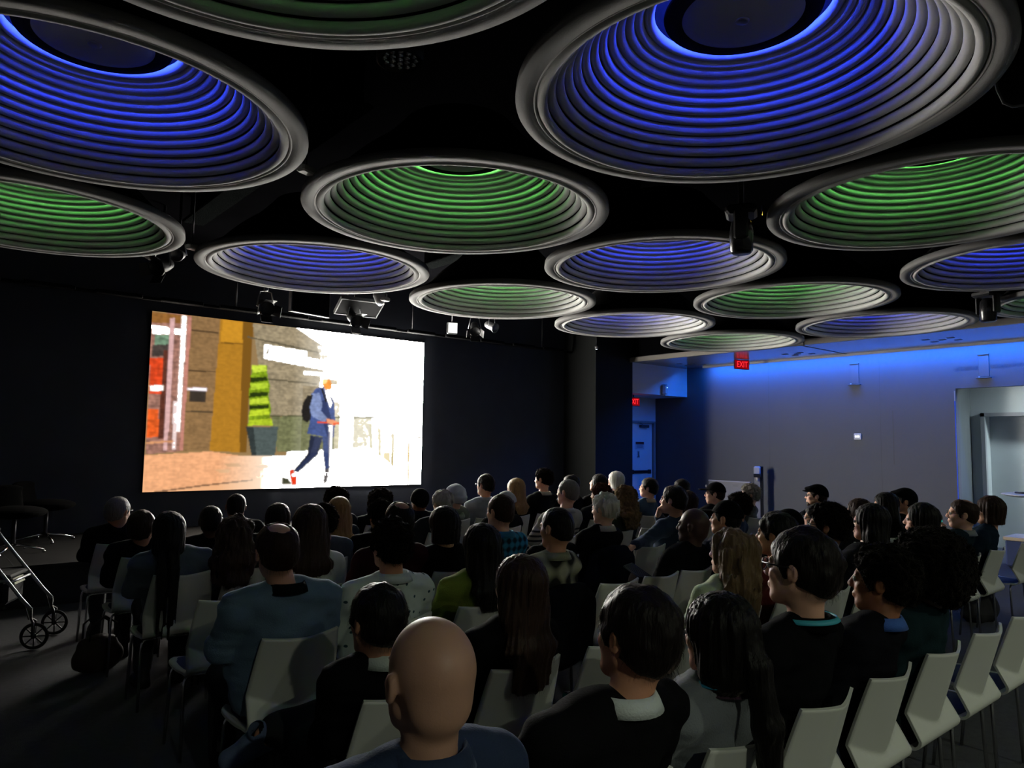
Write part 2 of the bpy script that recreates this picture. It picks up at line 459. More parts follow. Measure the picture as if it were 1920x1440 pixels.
    ((110, 112, 140), 0, [(0.603, 0.647), (0.609, 0.647), (0.609, 0.792), (0.605, 0.792)]),
    ((240, 150, 60), 0.2, [(0.566, 0.321), (0.58, 0.305), (0.602, 0.311), (0.61, 0.341), (0.607, 0.372), (0.592, 0.379), (0.581, 0.368)]),
    ((255, 225, 150), 0.1, [(0.562, 0.322), (0.576, 0.302), (0.594, 0.306), (0.588, 0.337), (0.573, 0.345)]),
    ((255, 255, 255), 0, [(0.47, 0.915), (0.478, 0.911), (0.484, 0.922), (0.482, 0.933), (0.472, 0.933)]),
]

def paint_screen(W, H):
    rng = np.random.default_rng(3)
    s, t = np.meshgrid((np.arange(W) + .5) / W, (np.arange(H) + .5) / H)
    img = np.full((H, W, 3), 255.0)
    gain = np.full((H, W), 1.0)

    def blotch(n, m):
        g = rng.random((n, m))
        yi = np.clip(t * (n - 1), 0, n - 1.001)
        xi = np.clip(s * (m - 1), 0, m - 1.001)
        a, b_ = yi.astype(int), xi.astype(int)
        fy, fx = yi - a, xi - b_
        return (g[a, b_] * (1 - fy) * (1 - fx) + g[a + 1, b_] * fy * (1 - fx) + g[a, b_ + 1] * (1 - fy) * fx + g[a + 1, b_ + 1] * fy * fx)
    fine = blotch(90, 150) * .6 + blotch(180, 60) * .4
    done = np.zeros((H, W), bool)
    img[(s < .45) & (t < .80)] = (146, 120, 84)
    img[(s < .40) & (t >= .80)] = (232, 176, 134)
    for k, (c, nz, pts) in enumerate(SCREEN_SHAPES):
        inside = np.zeros((H, W), bool)
        n = len(pts)
        for i in range(n):
            x0, y0 = pts[i]
            x1, y1 = pts[(i + 1) % n]
            if y0 == y1:
                continue
            cr = ((y0 > t) != (y1 > t)) & (s < (x1 - x0) * (t - y0) / (y1 - y0) + x0)
            inside ^= cr
        col = np.array(c, float)[None, :] * (1 + nz * 1.3 * (fine[inside][:, None] - .5))
        img[inside] = col
        done |= inside
    # brightness burning out towards the right of the street wall
    burn = np.clip((s - .46) / .22, 0, 1) * (t < .78)
    fig = ((s > .50) & (s < .645) & (t > .36)) | ((s > .575) & (s < .63) & (t > .31))
    burn = np.where(fig, burn * .12, burn)
    burn = np.where((s > .70) & (t > .5), burn * .45, burn)
    burn2 = np.clip((s - .22) / .25, 0, 1) * (t > .80)
    burn = np.maximum(burn, np.where(fig | (s > .44), 0, burn2))
    img = img + (255 - img) * burn[..., None]
    img = np.clip(img, 0, 255) / 255
    L = np.where(img <= .04045, img / 12.92, ((img + .055) / 1.055) ** 2.4)
    for _ in range(2):
        P = np.pad(L, ((1, 1), (1, 1), (0, 0)), 'edge')
        L = .5 * L + .125 * (P[:-2, 1:-1] + P[2:, 1:-1] + P[1:-1, :-2] + P[1:-1, 2:])
    lum = L.mean(2)
    L = L * (1.0 + 52.0 * np.clip((lum - .74) / .26, 0, 1) ** 1.5)[..., None]
    L *= np.array([1.0, .965, .88])
    return L[::-1]

SW, SH = 360, 202
scr = thing('led_screen', 'large glowing LED screen showing a suited rider on a kick scooter', 'screen', ((SX0 + SX1) / 2, WALL_Y + .03, SZ0))
gx, gz = np.meshgrid(np.linspace(SX0, SX1, SW + 1) - (SX0 + SX1) / 2, np.linspace(SZ0, SZ1, SH + 1) - SZ0)
V = np.stack([gx.ravel(), np.full(gx.size, -.05), gz.ravel()], 1)
ii, jj = np.meshgrid(np.arange(SW), np.arange(SH))
a = (jj * (SW + 1) + ii).ravel()
me = fast_mesh('picture', V, np.stack([a, a + 1, a + SW + 2, a + SW + 1], 1), False)
pix = paint_screen(SW, SH)
att = me.attributes.new('picture', 'FLOAT_COLOR', 'FACE')
rgba = np.ones((SW * SH, 4), np.float32)
rgba[:, :3] = pix.reshape(-1, 3)
att.data.foreach_set('color', rgba.ravel())
m = bpy.data.materials.new('led_picture')
m.use_nodes = True
nt = m.node_tree
nt.nodes.clear()
an = nt.nodes.new('ShaderNodeAttribute')
an.attribute_name = 'picture'
e = nt.nodes.new('ShaderNodeEmission')
e.inputs[1].default_value = SCREEN_GAIN
o = nt.nodes.new('ShaderNodeOutputMaterial')
nt.links.new(an.outputs[0], e.inputs[0])
nt.links.new(e.outputs[0], o.inputs[0])
link('picture', me, m, scr)
MB().box((0, -.023, (SZ1 - SZ0) / 2), (SX1 - SX0 + .02, .045, SZ1 - SZ0 + .02), bev=.005).build('cabinet', M_DARKMETAL, scr)
M_SUB = emitter('subtitle_white', (1, 1, 1), 1.6)
for s_, t_, w_ in ((.490, .916, 'doi'), (.608, .914, 'mi')):
    tm = text_mesh(w_, .125, .001)
    ob = link('subtitle', tm, M_SUB, scr, ((s_ - .5) * (SX1 - SX0), -.0525, (1 - t_) * (SZ1 - SZ0)), (R(90), 0, 0))

# ------------------------------------------------------------------ stage
slab('stage_platform', -3.6, 9.6, 8.35, WALL_Y + .03, 0, .37, mat('stage_front_black', (.01, .01, .011), .8))
stg = slab('stage_deck', -3.62, 9.62, 8.33, WALL_Y + .03, .37, .40, M_STAGE)
for k in range(10):
    MB().box((-3.0 + 1.3 * k, 9.54, .4005), (.006, 2.4, .001)).build('panel_joint', mat('dark_seam'), stg)

# ------------------------------------------------------------------ ceiling domes
PITCH, DX0, DY0, DRAD = 2.3475, 2.998, 1.878, 1.096
M_RIB = mat('felt_rib', (.50, .50, .49), .95, var=.05, vscale=8, bump=.15, bscale=200)
M_RIM = mat('rim_felt', (.17, .166, .163), .85, var=.06, vscale=6, bump=.1)
M_LIP = mat('rim_lip', (.34, .33, .32), .7)
M_SHELL = mat('dome_outer', (.012, .012, .013), 1.0, spec=.0)
M_DBLK = mat('dome_black', (.010, .010, .011), .9, spec=.1)
M_DGREY = mat('dome_cap_grey', (.30, .30, .30), .6)
NR = 13
rib_meshes = []
for k in range(NR):
    u = k / (NR - 1)
    r_ = .445 + (.968 - .445) * (u ** .93)
    z_ = .455 * (1 - u ** 1.35) + .022
    prof = [(r_ + .0275 * math.cos(a), z_ + .0275 * math.sin(a)) for a in [2 * math.pi * q / 10 for q in range(10)]]
    rib_meshes.append(MB().lathe(prof, 96, closed=True).mesh('rib'))
rim_mesh = MB().lathe([(1.0, 0), (DRAD - .004, 0), (DRAD, .006), (DRAD - .004, .05), (1.0, .04)], 128, closed=True).mesh('rim')
lip_mesh = MB().lathe([(1.004 + .011 * math.cos(a), .012 + .014 * math.sin(a)) for a in [2 * math.pi * q / 8 for q in range(8)]], 128, closed=True).mesh('lip')
sprof = [(DRAD - .004, .05)] + [(1.0 - .56 * (q / 8) ** .8, .10 + .50 * (q / 8)) for q in range(9)] + [(.40, .65), (.0, .66)]
shell_mesh = MB().lathe(sprof, 96).mesh('outer_shell')
back_mesh = MB().lathe([(.995, .03)] + [(.445 + (.985 - .445) * (u ** .93) + .012, .455 * (1 - u ** 1.35) + .048) for u in [1 - q / 12 for q in range(13)]] + [(.435, .56), (.40, .62), (.30, .64), (0, .64)], 96).mesh('liner')
ring_mesh = MB().lathe([(.285, .432), (.37, .440), (.374, .450), (.37, .458), (.285, .462)], 72, closed=True).mesh('cap_ring')
cap_mesh = MB().lathe([(0.0, .408), (.12, .410), (.22, .418), (.285, .433), (.290, .445), (.27, .455), (0, .455)], 72).mesh('cap_disc')
stem_mesh = MB().lathe([(.03, .45), (.03, .64)], 16).mesh('stem')
eye_mesh = MB().lathe([(.0, .400), (.022, .400), (.032, .404), (.034, .412), (.034, .42), (0, .42)], 20).mesh('sensor')
led_mesh = MB().lathe([(.195, .570), (.205, .570), (.205, .585), (.195, .585)], 48, closed=True).mesh('led_strip')
M_LEDB = emitter('led_blue', (.025, .055, 1.0), LED_BLUE)
M_LEDG = emitter('led_green', (.20, 1.0, .17), LED_GREEN)
ORD = ['first', 'second', 'third', 'fourth', 'fifth', 'sixth', 'seventh', 'eighth', 'ninth', 'tenth', 'eleventh', 'twelfth', 'thirteenth', 'fourteenth']
seen = {(0, 0): 'large blue ribbed ceiling dome cut by the top edge, right of centre',
        (1, 0): 'green ribbed ceiling dome beside the hanging moving head, right edge',
        (0, 1): 'green ribbed ceiling dome with visible grey cap in the middle',
        (1, 1): 'blue ribbed ceiling dome right below the hanging moving head',
        (-1, 1): 'large blue ribbed ceiling dome in the upper left corner',
        (-1, 2): 'green ribbed ceiling dome cut by the left edge',
        (0, 2): 'blue ribbed ceiling dome above the left half of the screen',
        (1, 2): 'small pale green ceiling dome right above the stage spotlights',
        (2, 1): 'green ribbed ceiling dome between two blue ones, above the exit sign',
        (2, 0): 'blue ribbed ceiling dome cut by the right edge',
        (2, 2): 'small pale blue ceiling dome right of the stage spotlights',
        (3, 1): 'flat-looking blue ceiling dome just under the soffit edge',
        (3, 2): 'smallest green ceiling dome next to the exit sign',
        (3, 0): 'green ceiling dome sliver at the right edge by the soffit',
        (-1, 0): 'green ribbed ceiling dome cut off by the top edge'}
for i in range(-1, 4):
    for j in range(-1, 3):
        blue = (i + j) % 2 == 0
        lab = seen.get((i, j), '%s ribbed ceiling dome outside the picture, %s behind the viewer' % ('blue' if blue else 'green', ORD[i + 1]))
        d = thing('ceiling_dome', lab, 'ceiling light', (DX0 + PITCH * i, DY0 + PITCH * j, DISC_Z), 0, 'ribbed ceiling domes')
        link('rim', rim_mesh, M_RIM, d)
        link('lip', lip_mesh, M_LIP, d)
        for rm in rib_meshes:
            link('rib', rm, M_RIB, d)
        link('outer_shell', shell_mesh, M_SHELL, d)
        link('liner', back_mesh, M_DBLK, d)
        link('cap_ring', ring_mesh, M_DBLK, d)
        cd = link('cap_disc', cap_mesh, M_DGREY, d)
        link('sensor', eye_mesh, M_GREYMETAL, cd)
        link('stem', stem_mesh, M_DBLK, d)
        link('led_strip', led_mesh, M_LEDB if blue else M_LEDG, d)

# ------------------------------------------------------------------ blue cove light along the right wall
cove = thing('cove_light', 'blue linear cove light along the top of the right wall', 'light', (RIGHT_X - .20, 0, SOFFIT_Z - .001))
MB().box((-.06, 5.3, -.020), (.016, 8.0, .042)).build('lip', M_TRIM, cove)
MB().box((0, 5.3, .0), (.04, 8.0, .014)).build('channel', M_TRIM, cove)
MB().box((.0, 5.3, -.012), (.022, 7.9, .01)).build('diffuser', emitter('cove_blue', (.004, .15, 1.0), SOFFIT_BLUE), cove)
edge = thing('edge_light', 'thin blue light line on the edge of the alcove opening', 'light', (RIGHT_X - .004, OP1 + .012, 0))
MB().box((0, 0, 1.35), (.008, .016, 2.5)).build('channel', M_TRIM, edge)
MB().box((-.0055, 0, 1.33), (.003, .012, 2.2)).build('diffuser', emitter('edge_blue', (.03, .10, 1.0), .55), edge)
# lamps added out of view behind the viewer to fill the chair backs
for k, (x, y) in enumerate(((.2, -2.7), (4.2, -2.7), (8.2, -2.4))):
    dl = thing('fill_light', 'round added fill lamp behind the viewer, %s from the left' % ORD[k], 'ceiling light', (x, y, 3.30), 0, 'added fill lights')
    MB().lathe([(.06, 0), (.10, 0), (.10, .12), (.06, .12)], 24, closed=True).build('housing', M_DARKMETAL, dl)
    MB().lathe([(0, .03), (.06, .03)], 24).build('lens', emitter('fill_light_glow', (.94, 1.0, .78), FILL_LIGHT), dl)
    MB().tube([(0, 0, .11), (0, 0, CEIL_Z - 3.30)], .012).build('rod', M_DARKMETAL, dl)
al = thing('alcove_fill_light', 'added fill lamp under the alcove ceiling at the right', 'ceiling light', (13.62, 2.3, 2.92))  # lamp added to brighten the alcove walls
MB().box((0, 0, -.02), (.18, 1.2, .04), bev=.008).build('housing', M_TRIM, al)
MB().box((0, 0, -.043), (.14, 1.12, .006)).build('diffuser', emitter('alcove_fill_glow', (.80, .95, 1.0), ALCOVE_FILL), al)

# ================================================================== chairs
M_SHELLW = mat('white_chair_shell', (.50, .51, .47), .5, spec=.4, var=.03, vscale=5)
M_PAD = mat('navy_seat_pad', (.03, .045, .10), .9, bump=.3, bscale=250)

def chair_shell_mesh():
    """bent sheet: curved back, folded forward at the lumbar line, then the seat"""
    W = 25
    th = .011
    rows = []
    zs = list(np.linspace(.80, .475, 30))
    for z in zs:
        u = (z - .475) / (.80 - .475)
        half = .168 + .036 * (1 - u) ** .8
        row = []
        for k in range(W):
            x = (k / (W - 1) * 2 - 1) * half
            p1 = (.80 - z) * .30 + 0.45 * abs(x) ** 1.25
            p2 = .072 + (z - .475) * .60
            h = .006
            y = min(p1, p2) if abs(p1 - p2) > h else (p1 + p2) / 2 - (h - abs(p1 - p2)) ** 2 / (4 * h) - abs(p1 - p2) / 2 + abs(p1 - p2) / 2
            row.append((x, y, z + .012 * (abs(x) / half) ** 2 * u))
        rows.append(row)
    for a_ in np.linspace(15, 90, 6):
        a = R(a_)
        row = []
        for k in range(W):
            x = (k / (W - 1) * 2 - 1) * .204
            row.append((x, .072 + .035 * (1 - math.cos(a)) , .475 - .035 * math.sin(a)))
        rows.append(row)
    for y in np.linspace(.14, .46, 10):
        half = .205 if y < .36 else .205 - .03 * ((y - .36) / .08) ** 2
        row = []
        for k in range(W):
            x = (k / (W - 1) * 2 - 1) * half
            row.append((x, y, .440 - .018 * math.sin((y - .09) / .35 * math.pi) + .008 * (abs(x) / half) ** 2 - (.012 * ((y - .38) / .06) if y > .38 else 0)))
        rows.append(row)
    n = len(rows)
    P = np.array(rows)
    # thickness along the local normal
    du = np.gradient(P, axis=0)
    dv = np.gradient(P, axis=1)
    N = np.cross(dv, du)
    N /= np.linalg.norm(N, axis=2, keepdims=True) + 1e-9
    A = (P + N * th / 2).reshape(-1, 3)
    B = (P - N * th / 2).reshape(-1, 3)
    V = np.concatenate([A, B])
    F = []
    o = n * W
    for i in range(n - 1):
        for k in range(W - 1):
            a = i * W + k
            F.append((a, a + 1, a + W + 1, a + W))
            F.append((o + a, o + a + W, o + a + W + 1, o + a + 1))
    for i in range(n - 1):
        for k in (0, W - 1):
            a = i * W + k
            F.append((a, a + W, o + a + W, o + a) if k == 0 else (a, o + a, o + a + W, a + W))
    for k in range(W - 1):
        a = k
        F.append((a, o + a, o + a + 1, a + 1))
        a = (n - 1) * W + k
        F.append((a, a + 1, o + a + 1, o + a))
    me = fast_mesh('shell', V, np.array(F), True)
    # hard edges at the rim only: mark sheet edges sharp
    sh = me.attributes.new('sharp_face', 'BOOLEAN', 'FACE')
    nf = len(F)
    flags = np.zeros(nf, bool)
    flags[2 * (n - 1) * (W - 1):] = True
    sh.data.foreach_set('value', flags)
    return me

def pad_mesh():
    b = MB()
    N = 10
    V, F = [], []
    for i in range(N):
        y = .115 + .31 * i / (N - 1)
        half = .185 if i < N - 2 else .185 - .02 * (i - N + 3)
        for k in range(9):
            x = (k / 8 * 2 - 1) * half
            e = min(1, (1 - abs(k / 8 * 2 - 1)) * 5) * min(1, i * 1.5, (N - 1 - i) * 1.5)
            V.append((x, y, .440 - .018 * math.sin((y - .09) / .35 * math.pi) + .006 + .016 * e))
    for i in range(N - 1):
        for k in range(8):
            a = i * 9 + k
            F.append((a, a + 1, a + 10, a + 9))
    b.add(V, F, True)
    return b.mesh('seat_pad')

CH_SHELL, CH_PAD = chair_shell_mesh(), pad_mesh()

def leg_mesh(sx, y0, y1):
    pts = [(sx * .13, y0, .418), (sx * .160, y0, .418), (sx * .176, y0 * .95 + y1 * .05, .411), (sx * .186, y0 * .9 + y1 * .1, .395),
           (sx * .190, y0 * .85 + y1 * .15, .37), (sx * .196, y1, .006)]
    b = MB().tube(pts, .0085, 8)
    return b.mesh('leg')

CH_LEGS = [leg_mesh(s, .15, .13) for s in (-1, 1)] + [leg_mesh(s, .37, .42) for s in (-1, 1)]
CH_BARS = [MB().tube([(-.14, y, .418), (.14, y, .418)], .0085, 8).mesh('crossbar') for y in (.15, .37)]
CH_GLIDE = MB().lathe([(0, 0), (.012, 0), (.013, .012), (.010, .02)], 10).mesh('glide')
ROW_Y = [1.15, 2.04, 2.93, 3.82, 4.68, 5.50, 6.32]
ROWN = ['nearest row', 'second nearest row', 'third nearest row', 'fourth nearest row', 'third row from the stage', 'second row from the stage', 'front row by the stage']

def make_chair(x, row, label, rz=0.0):
    t = thing('shell_chair', label, 'chair', (x, ROW_Y[row], 0), rz, 'white audience chairs')
    link('shell', CH_SHELL, M_SHELLW, t)
    link('seat_pad', CH_PAD, M_PAD, t)
    for lm in CH_LEGS:
        link('leg', lm, M_CHROME, t)
    for bm in CH_BARS:
        link('crossbar', bm, M_CHROME, t)
    return t

# ================================================================== people: distance-field bodies
_LAT = np.random.default_rng(11).random((32, 32, 32)).astype(np.float32)

def vnoise(x, y, z):
    x, y, z = np.broadcast_arrays(x, y, z)
    xi, yi, zi = np.floor(x).astype(int), np.floor(y).astype(int), np.floor(z).astype(int)
    fx, fy, fz = x - xi, y - yi, z - zi
    fx, fy, fz = fx * fx * (3 - 2 * fx), fy * fy * (3 - 2 * fy), fz * fz * (3 - 2 * fz)
    xi, yi, zi = xi & 31, yi & 31, zi & 31
    x1, y1, z1 = (xi + 1) & 31, (yi + 1) & 31, (zi + 1) & 31
    L = _LAT
    c00 = L[xi, yi, zi] * (1 - fx) + L[x1, yi, zi] * fx
    c10 = L[xi, y1, zi] * (1 - fx) + L[x1, y1, zi] * fx
    c01 = L[xi, yi, z1] * (1 - fx) + L[x1, yi, z1] * fx
    c11 = L[xi, y1, z1] * (1 - fx) + L[x1, y1, z1] * fx
    return (c00 * (1 - fy) + c10 * fy) * (1 - fz) + (c01 * (1 - fy) + c11 * fy) * fz - .5

def axis(lo, hi, h, flo=None, fhi=None, hf=None):
    """coordinates with spacing h, finer (hf) between flo and fhi"""
    if flo is None:
        return np.arange(lo, hi + h, h)
    a = np.arange(flo, lo - h, -h)[::-1]
    b = np.arange(flo + hf, fhi, hf)
    c = np.arange(b[-1] + h, hi + h, h)
    return np.concatenate([a, b, c])

class Field:
    def __init__(self, xs, ys, zs):
        self.x, self.y, self.z = xs, ys, zs
        self.D = np.full((len(xs), len(ys), len(zs)), .25, np.float32)

    def block(self, lo, hi):
        s = []
        for c, a, b in zip((self.x, self.y, self.z), lo, hi):
            i0, i1 = np.searchsorted(c, a), np.searchsorted(c, b)
            if i1 <= i0:
                return None
            s.append(slice(i0, i1))
        return tuple(s)

    def grid(self, s, fr=None):
        X = self.x[s[0]][:, None, None]
        Y = self.y[s[1]][None, :, None]
        Z = self.z[s[2]][None, None, :]
        if fr is not None:
            o, M, sc = fr
            X, Y, Z = X - o[0], Y - o[1], Z - o[2]
            X, Y, Z = ((M[0][0] * X + M[1][0] * Y + M[2][0] * Z) / sc, (M[0][1] * X + M[1][1] * Y + M[2][1] * Z) / sc,
                       (M[0][2] * X + M[1][2] * Y + M[2][2] * Z) / sc)
        return X, Y, Z

    def put(self, p, k=.02, infl=0.0, op='u'):
        kind, a, b, r1, r2, fr = p
        pts = [a] if b is None else [a, b]
        rm = max(np.max(r1), np.max(r2)) + infl + .06
        if fr is not None:
            o, M, sc = fr
            W = [np.array(o) + np.array(M) @ (np.array(q) * sc) for q in pts]
            rm = (max(np.max(r1), np.max(r2)) + infl) * sc + .06
        else:
            W = [np.array(q) for q in pts]
        lo, hi = np.min(W, 0) - rm, np.max(W, 0) + rm
        s = self.block(lo, hi)
        if s is None:
            return
        X, Y, Z = self.grid(s, fr)
        sc = 1.0 if fr is None else fr[2]
        if kind == 'ell':
            rx, ry, rz_ = [q + infl / sc for q in r1]
            px, py, pz = X - a[0], Y - a[1], Z - a[2]
            k0 = np.sqrt((px / rx) ** 2 + (py / ry) ** 2 + (pz / rz_) ** 2)
            k1 = np.sqrt((px / rx ** 2) ** 2 + (py / ry ** 2) ** 2 + (pz / rz_ ** 2) ** 2) + 1e-9
            d = k0 * (k0 - 1) / k1
        else:
            ax, ay, az = b[0] - a[0], b[1] - a[1], b[2] - a[2]
            L2 = ax * ax + ay * ay + az * az + 1e-12
            px, py, pz = X - a[0], Y - a[1], Z - a[2]
            t = np.clip((px * ax + py * ay + pz * az) / L2, 0, 1)
            qx, qy, qz = px - t * ax, py - t * ay, pz - t * az
            if kind == 'cap':
                d = np.sqrt(qx * qx + qy * qy + qz * qz) - (r1 + (r2 - r1) * t) - infl / sc
            else:  # elliptical cone, radii (rx, ry)
                rx = r1[0] + (r2[0] - r1[0]) * t + infl / sc
                ry = r1[1] + (r2[1] - r1[1]) * t + infl / sc
                rm_ = np.minimum(rx, ry)
                d = (np.sqrt((qx / rx) ** 2 + (qy / ry) ** 2 + (qz / rm_) ** 2) - 1) * rm_
        d = (d * sc).astype(np.float32)
        A = self.D[s]
        if op == 'u':
            h = np.clip(.5 + .5 * (A - d) / k, 0, 1)
            self.D[s] = A * (1 - h) + d * h - k * h * (1 - h)
        elif op == 's':
            d = -d
            h = np.clip(.5 - .5 * (A - d) / k, 0, 1)
            self.D[s] = A * (1 - h) + d * h + k * h * (1 - h)

    def surface(self, name):
        D, xs, ys, zs = self.D, self.x, self.y, self.z
        S = D < 0
        c = np.zeros((D.shape[0] - 1, D.shape[1] - 1, D.shape[2] - 1), np.int8)
        for i in (0, 1):
            for j in (0, 1):
                for k in (0, 1):
                    c += S[i:D.shape[0] - 1 + i, j:D.shape[1] - 1 + j, k:D.shape[2] - 1 + k]
        act = (c > 0) & (c < 8)
        I, J, K = np.nonzero(act)
        n = len(I)
        idx = np.full(act.shape, -1, np.int32)
        idx[I, J, K] = np.arange(n)
        acc = np.zeros((n, 3))
        cnt = np.zeros(n)
        X, Y, Z = xs, ys, zs
        for ax in range(3):
            for p in (0, 1):
                for q in (0, 1):
                    o0 = [0, 0, 0]
                    others = [w for w in range(3) if w != ax]
                    o0[others[0]], o0[others[1]] = p, q
                    o1 = list(o0)
                    o1[ax] = 1
                    a = D[I + o0[0], J + o0[1], K + o0[2]]
                    b = D[I + o1[0], J + o1[1], K + o1[2]]
                    cr = (a < 0) != (b < 0)
                    t = np.where(cr, a / np.where(cr, a - b, 1), 0)
                    P0 = np.stack([X[I + o0[0]], Y[J + o0[1]], Z[K + o0[2]]], 1)
                    P1 = np.stack([X[I + o1[0]], Y[J + o1[1]], Z[K + o1[2]]], 1)
                    acc += (P0 + (P1 - P0) * t[:, None]) * cr[:, None]
                    cnt += cr
        V = acc / np.maximum(cnt, 1)[:, None]
        quads = []
        for ax in range(3):
            sl0 = [slice(None)] * 3
            sl1 = [slice(None)] * 3
            sl0[ax], sl1[ax] = slice(0, -1), slice(1, None)
            a, b = S[tuple(sl0)], S[tuple(sl1)]
            e = a != b
            o = [w for w in range(3) if w != ax]
            lim = [slice(None)] * 3
            lim[o[0]] = slice(1, -1)
            lim[o[1]] = slice(1, -1)
            E = np.argwhere(e[tuple(lim)])
            if len(E) == 0:
                continue
            E[:, o[0]] += 1
            E[:, o[1]] += 1
            flip = b[E[:, 0], E[:, 1], E[:, 2]]
            def cell(d0, d1):
                G = E.copy()
                G[:, o[0]] += d0
                G[:, o[1]] += d1
                return idx[G[:, 0], G[:, 1], G[:, 2]]
            q = np.stack([cell(-1, -1), cell(0, -1), cell(0, 0), cell(-1, 0)], 1)
            if ax == 1:
                flip = ~flip
            q[flip] = q[flip][:, ::-1]
            quads.append(q)
        Q = np.concatenate(quads)
        return fast_mesh(name, V, Q, True)

def rotv(M, v):
    return np.array(M) @ np.array(v)

def hand_prims(w, fwd, up, side, curl=.6, fat=1.0, mn=.0):
    """palm, four fingers and a thumb; side=+1 puts the thumb towards cross(fwd, up)"""
    w, f, u = np.array(w, float), np.array(fwd, float), np.array(up, float)
    f /= np.linalg.norm(f)
    u -= f * (u @ f)
    u /= np.linalg.norm(u)
    s = np.cross(f, u) * side
    out = [('cap', w + f * .02 + s * .006, w + f * .065 + s * .014, .020, .018, None), ('cap', w + f * .02 - s * .012, w + f * .07 - s * .016, .018, .016, None)]
    for k, (off, ln) in enumerate(((.028, .066), (.010, .074), (-.009, .069), (-.027, .053))):
        b = w + f * (.088 - .004 * abs(k - 1)) + s * off
        c1 = curl * .9
        d1 = f * math.cos(c1) - u * math.sin(c1)
        m_ = b + d1 * ln * .5
        c2 = curl * 2.0
        d2 = f * math.cos(c2) - u * math.sin(c2)
        e_ = m_ + d2 * ln * .5
        out.append(('cap', w + f * .06 + s * off * .8, b, max(mn, .0105 * fat), max(mn, .0100 * fat), None))
        out.append(('cap', b, m_, max(mn, .0098 * fat), max(mn, .0088 * fat), None))
        out.append(('cap', m_, e_, max(mn, .0086 * fat), max(mn, .0074 * fat), None))
    t0 = w + f * .03 + s * .026
    t1 = t0 + (f * .7 + s * .6 - u * .25) * .034
    t2 = t1 + (f * .95 + s * .15 - u * .3) * .028
    out += [('cap', w + f * .015 + s * .012, t0, .014, .0125, None), ('cap', t0, t1, max(mn, .0115), max(mn, .0105), None), ('cap', t1, t2, max(mn, .0102), max(mn, .0085), None)]
    return out

HEAD = [('ell', (0, -.012, .025), None, (.076, .094, .088), 0), ('ell', (0, .032, -.030), None, (.060, .058, .078), 0),
        ('ell', (0, -.05, -.03), None, (.060, .048, .055), 0),
        ('ell', (0, .060, -.090), None, (.030, .025, .022), 0),
        ('cap', (.050, .0, -.048), (.022, .058, -.090), .018, .016), ('cap', (-.050, .0, -.048), (-.022, .058, -.090), .018, .016)]
FACE = [('ell', (0, .076, .018), None, (.050, .013, .011), 0), ('cap', (0, .084, .010), (0, .103, -.026), .008, .0115),
        ('ell', (.011, .096, -.030), None, (.009, .010, .008), 0), ('ell', (-.011, .096, -.030), None, (.009, .010, .008), 0),
        ('ell', (.036, .060, -.024), None, (.022, .020, .020), 0), ('ell', (-.036, .060, -.024), None, (.022, .020, .020), 0),
        ('ell', (0, .087, -.056), None, (.022, .009, .0055), 0), ('ell', (0, .086, -.066), None, (.019, .009, .006), 0)]

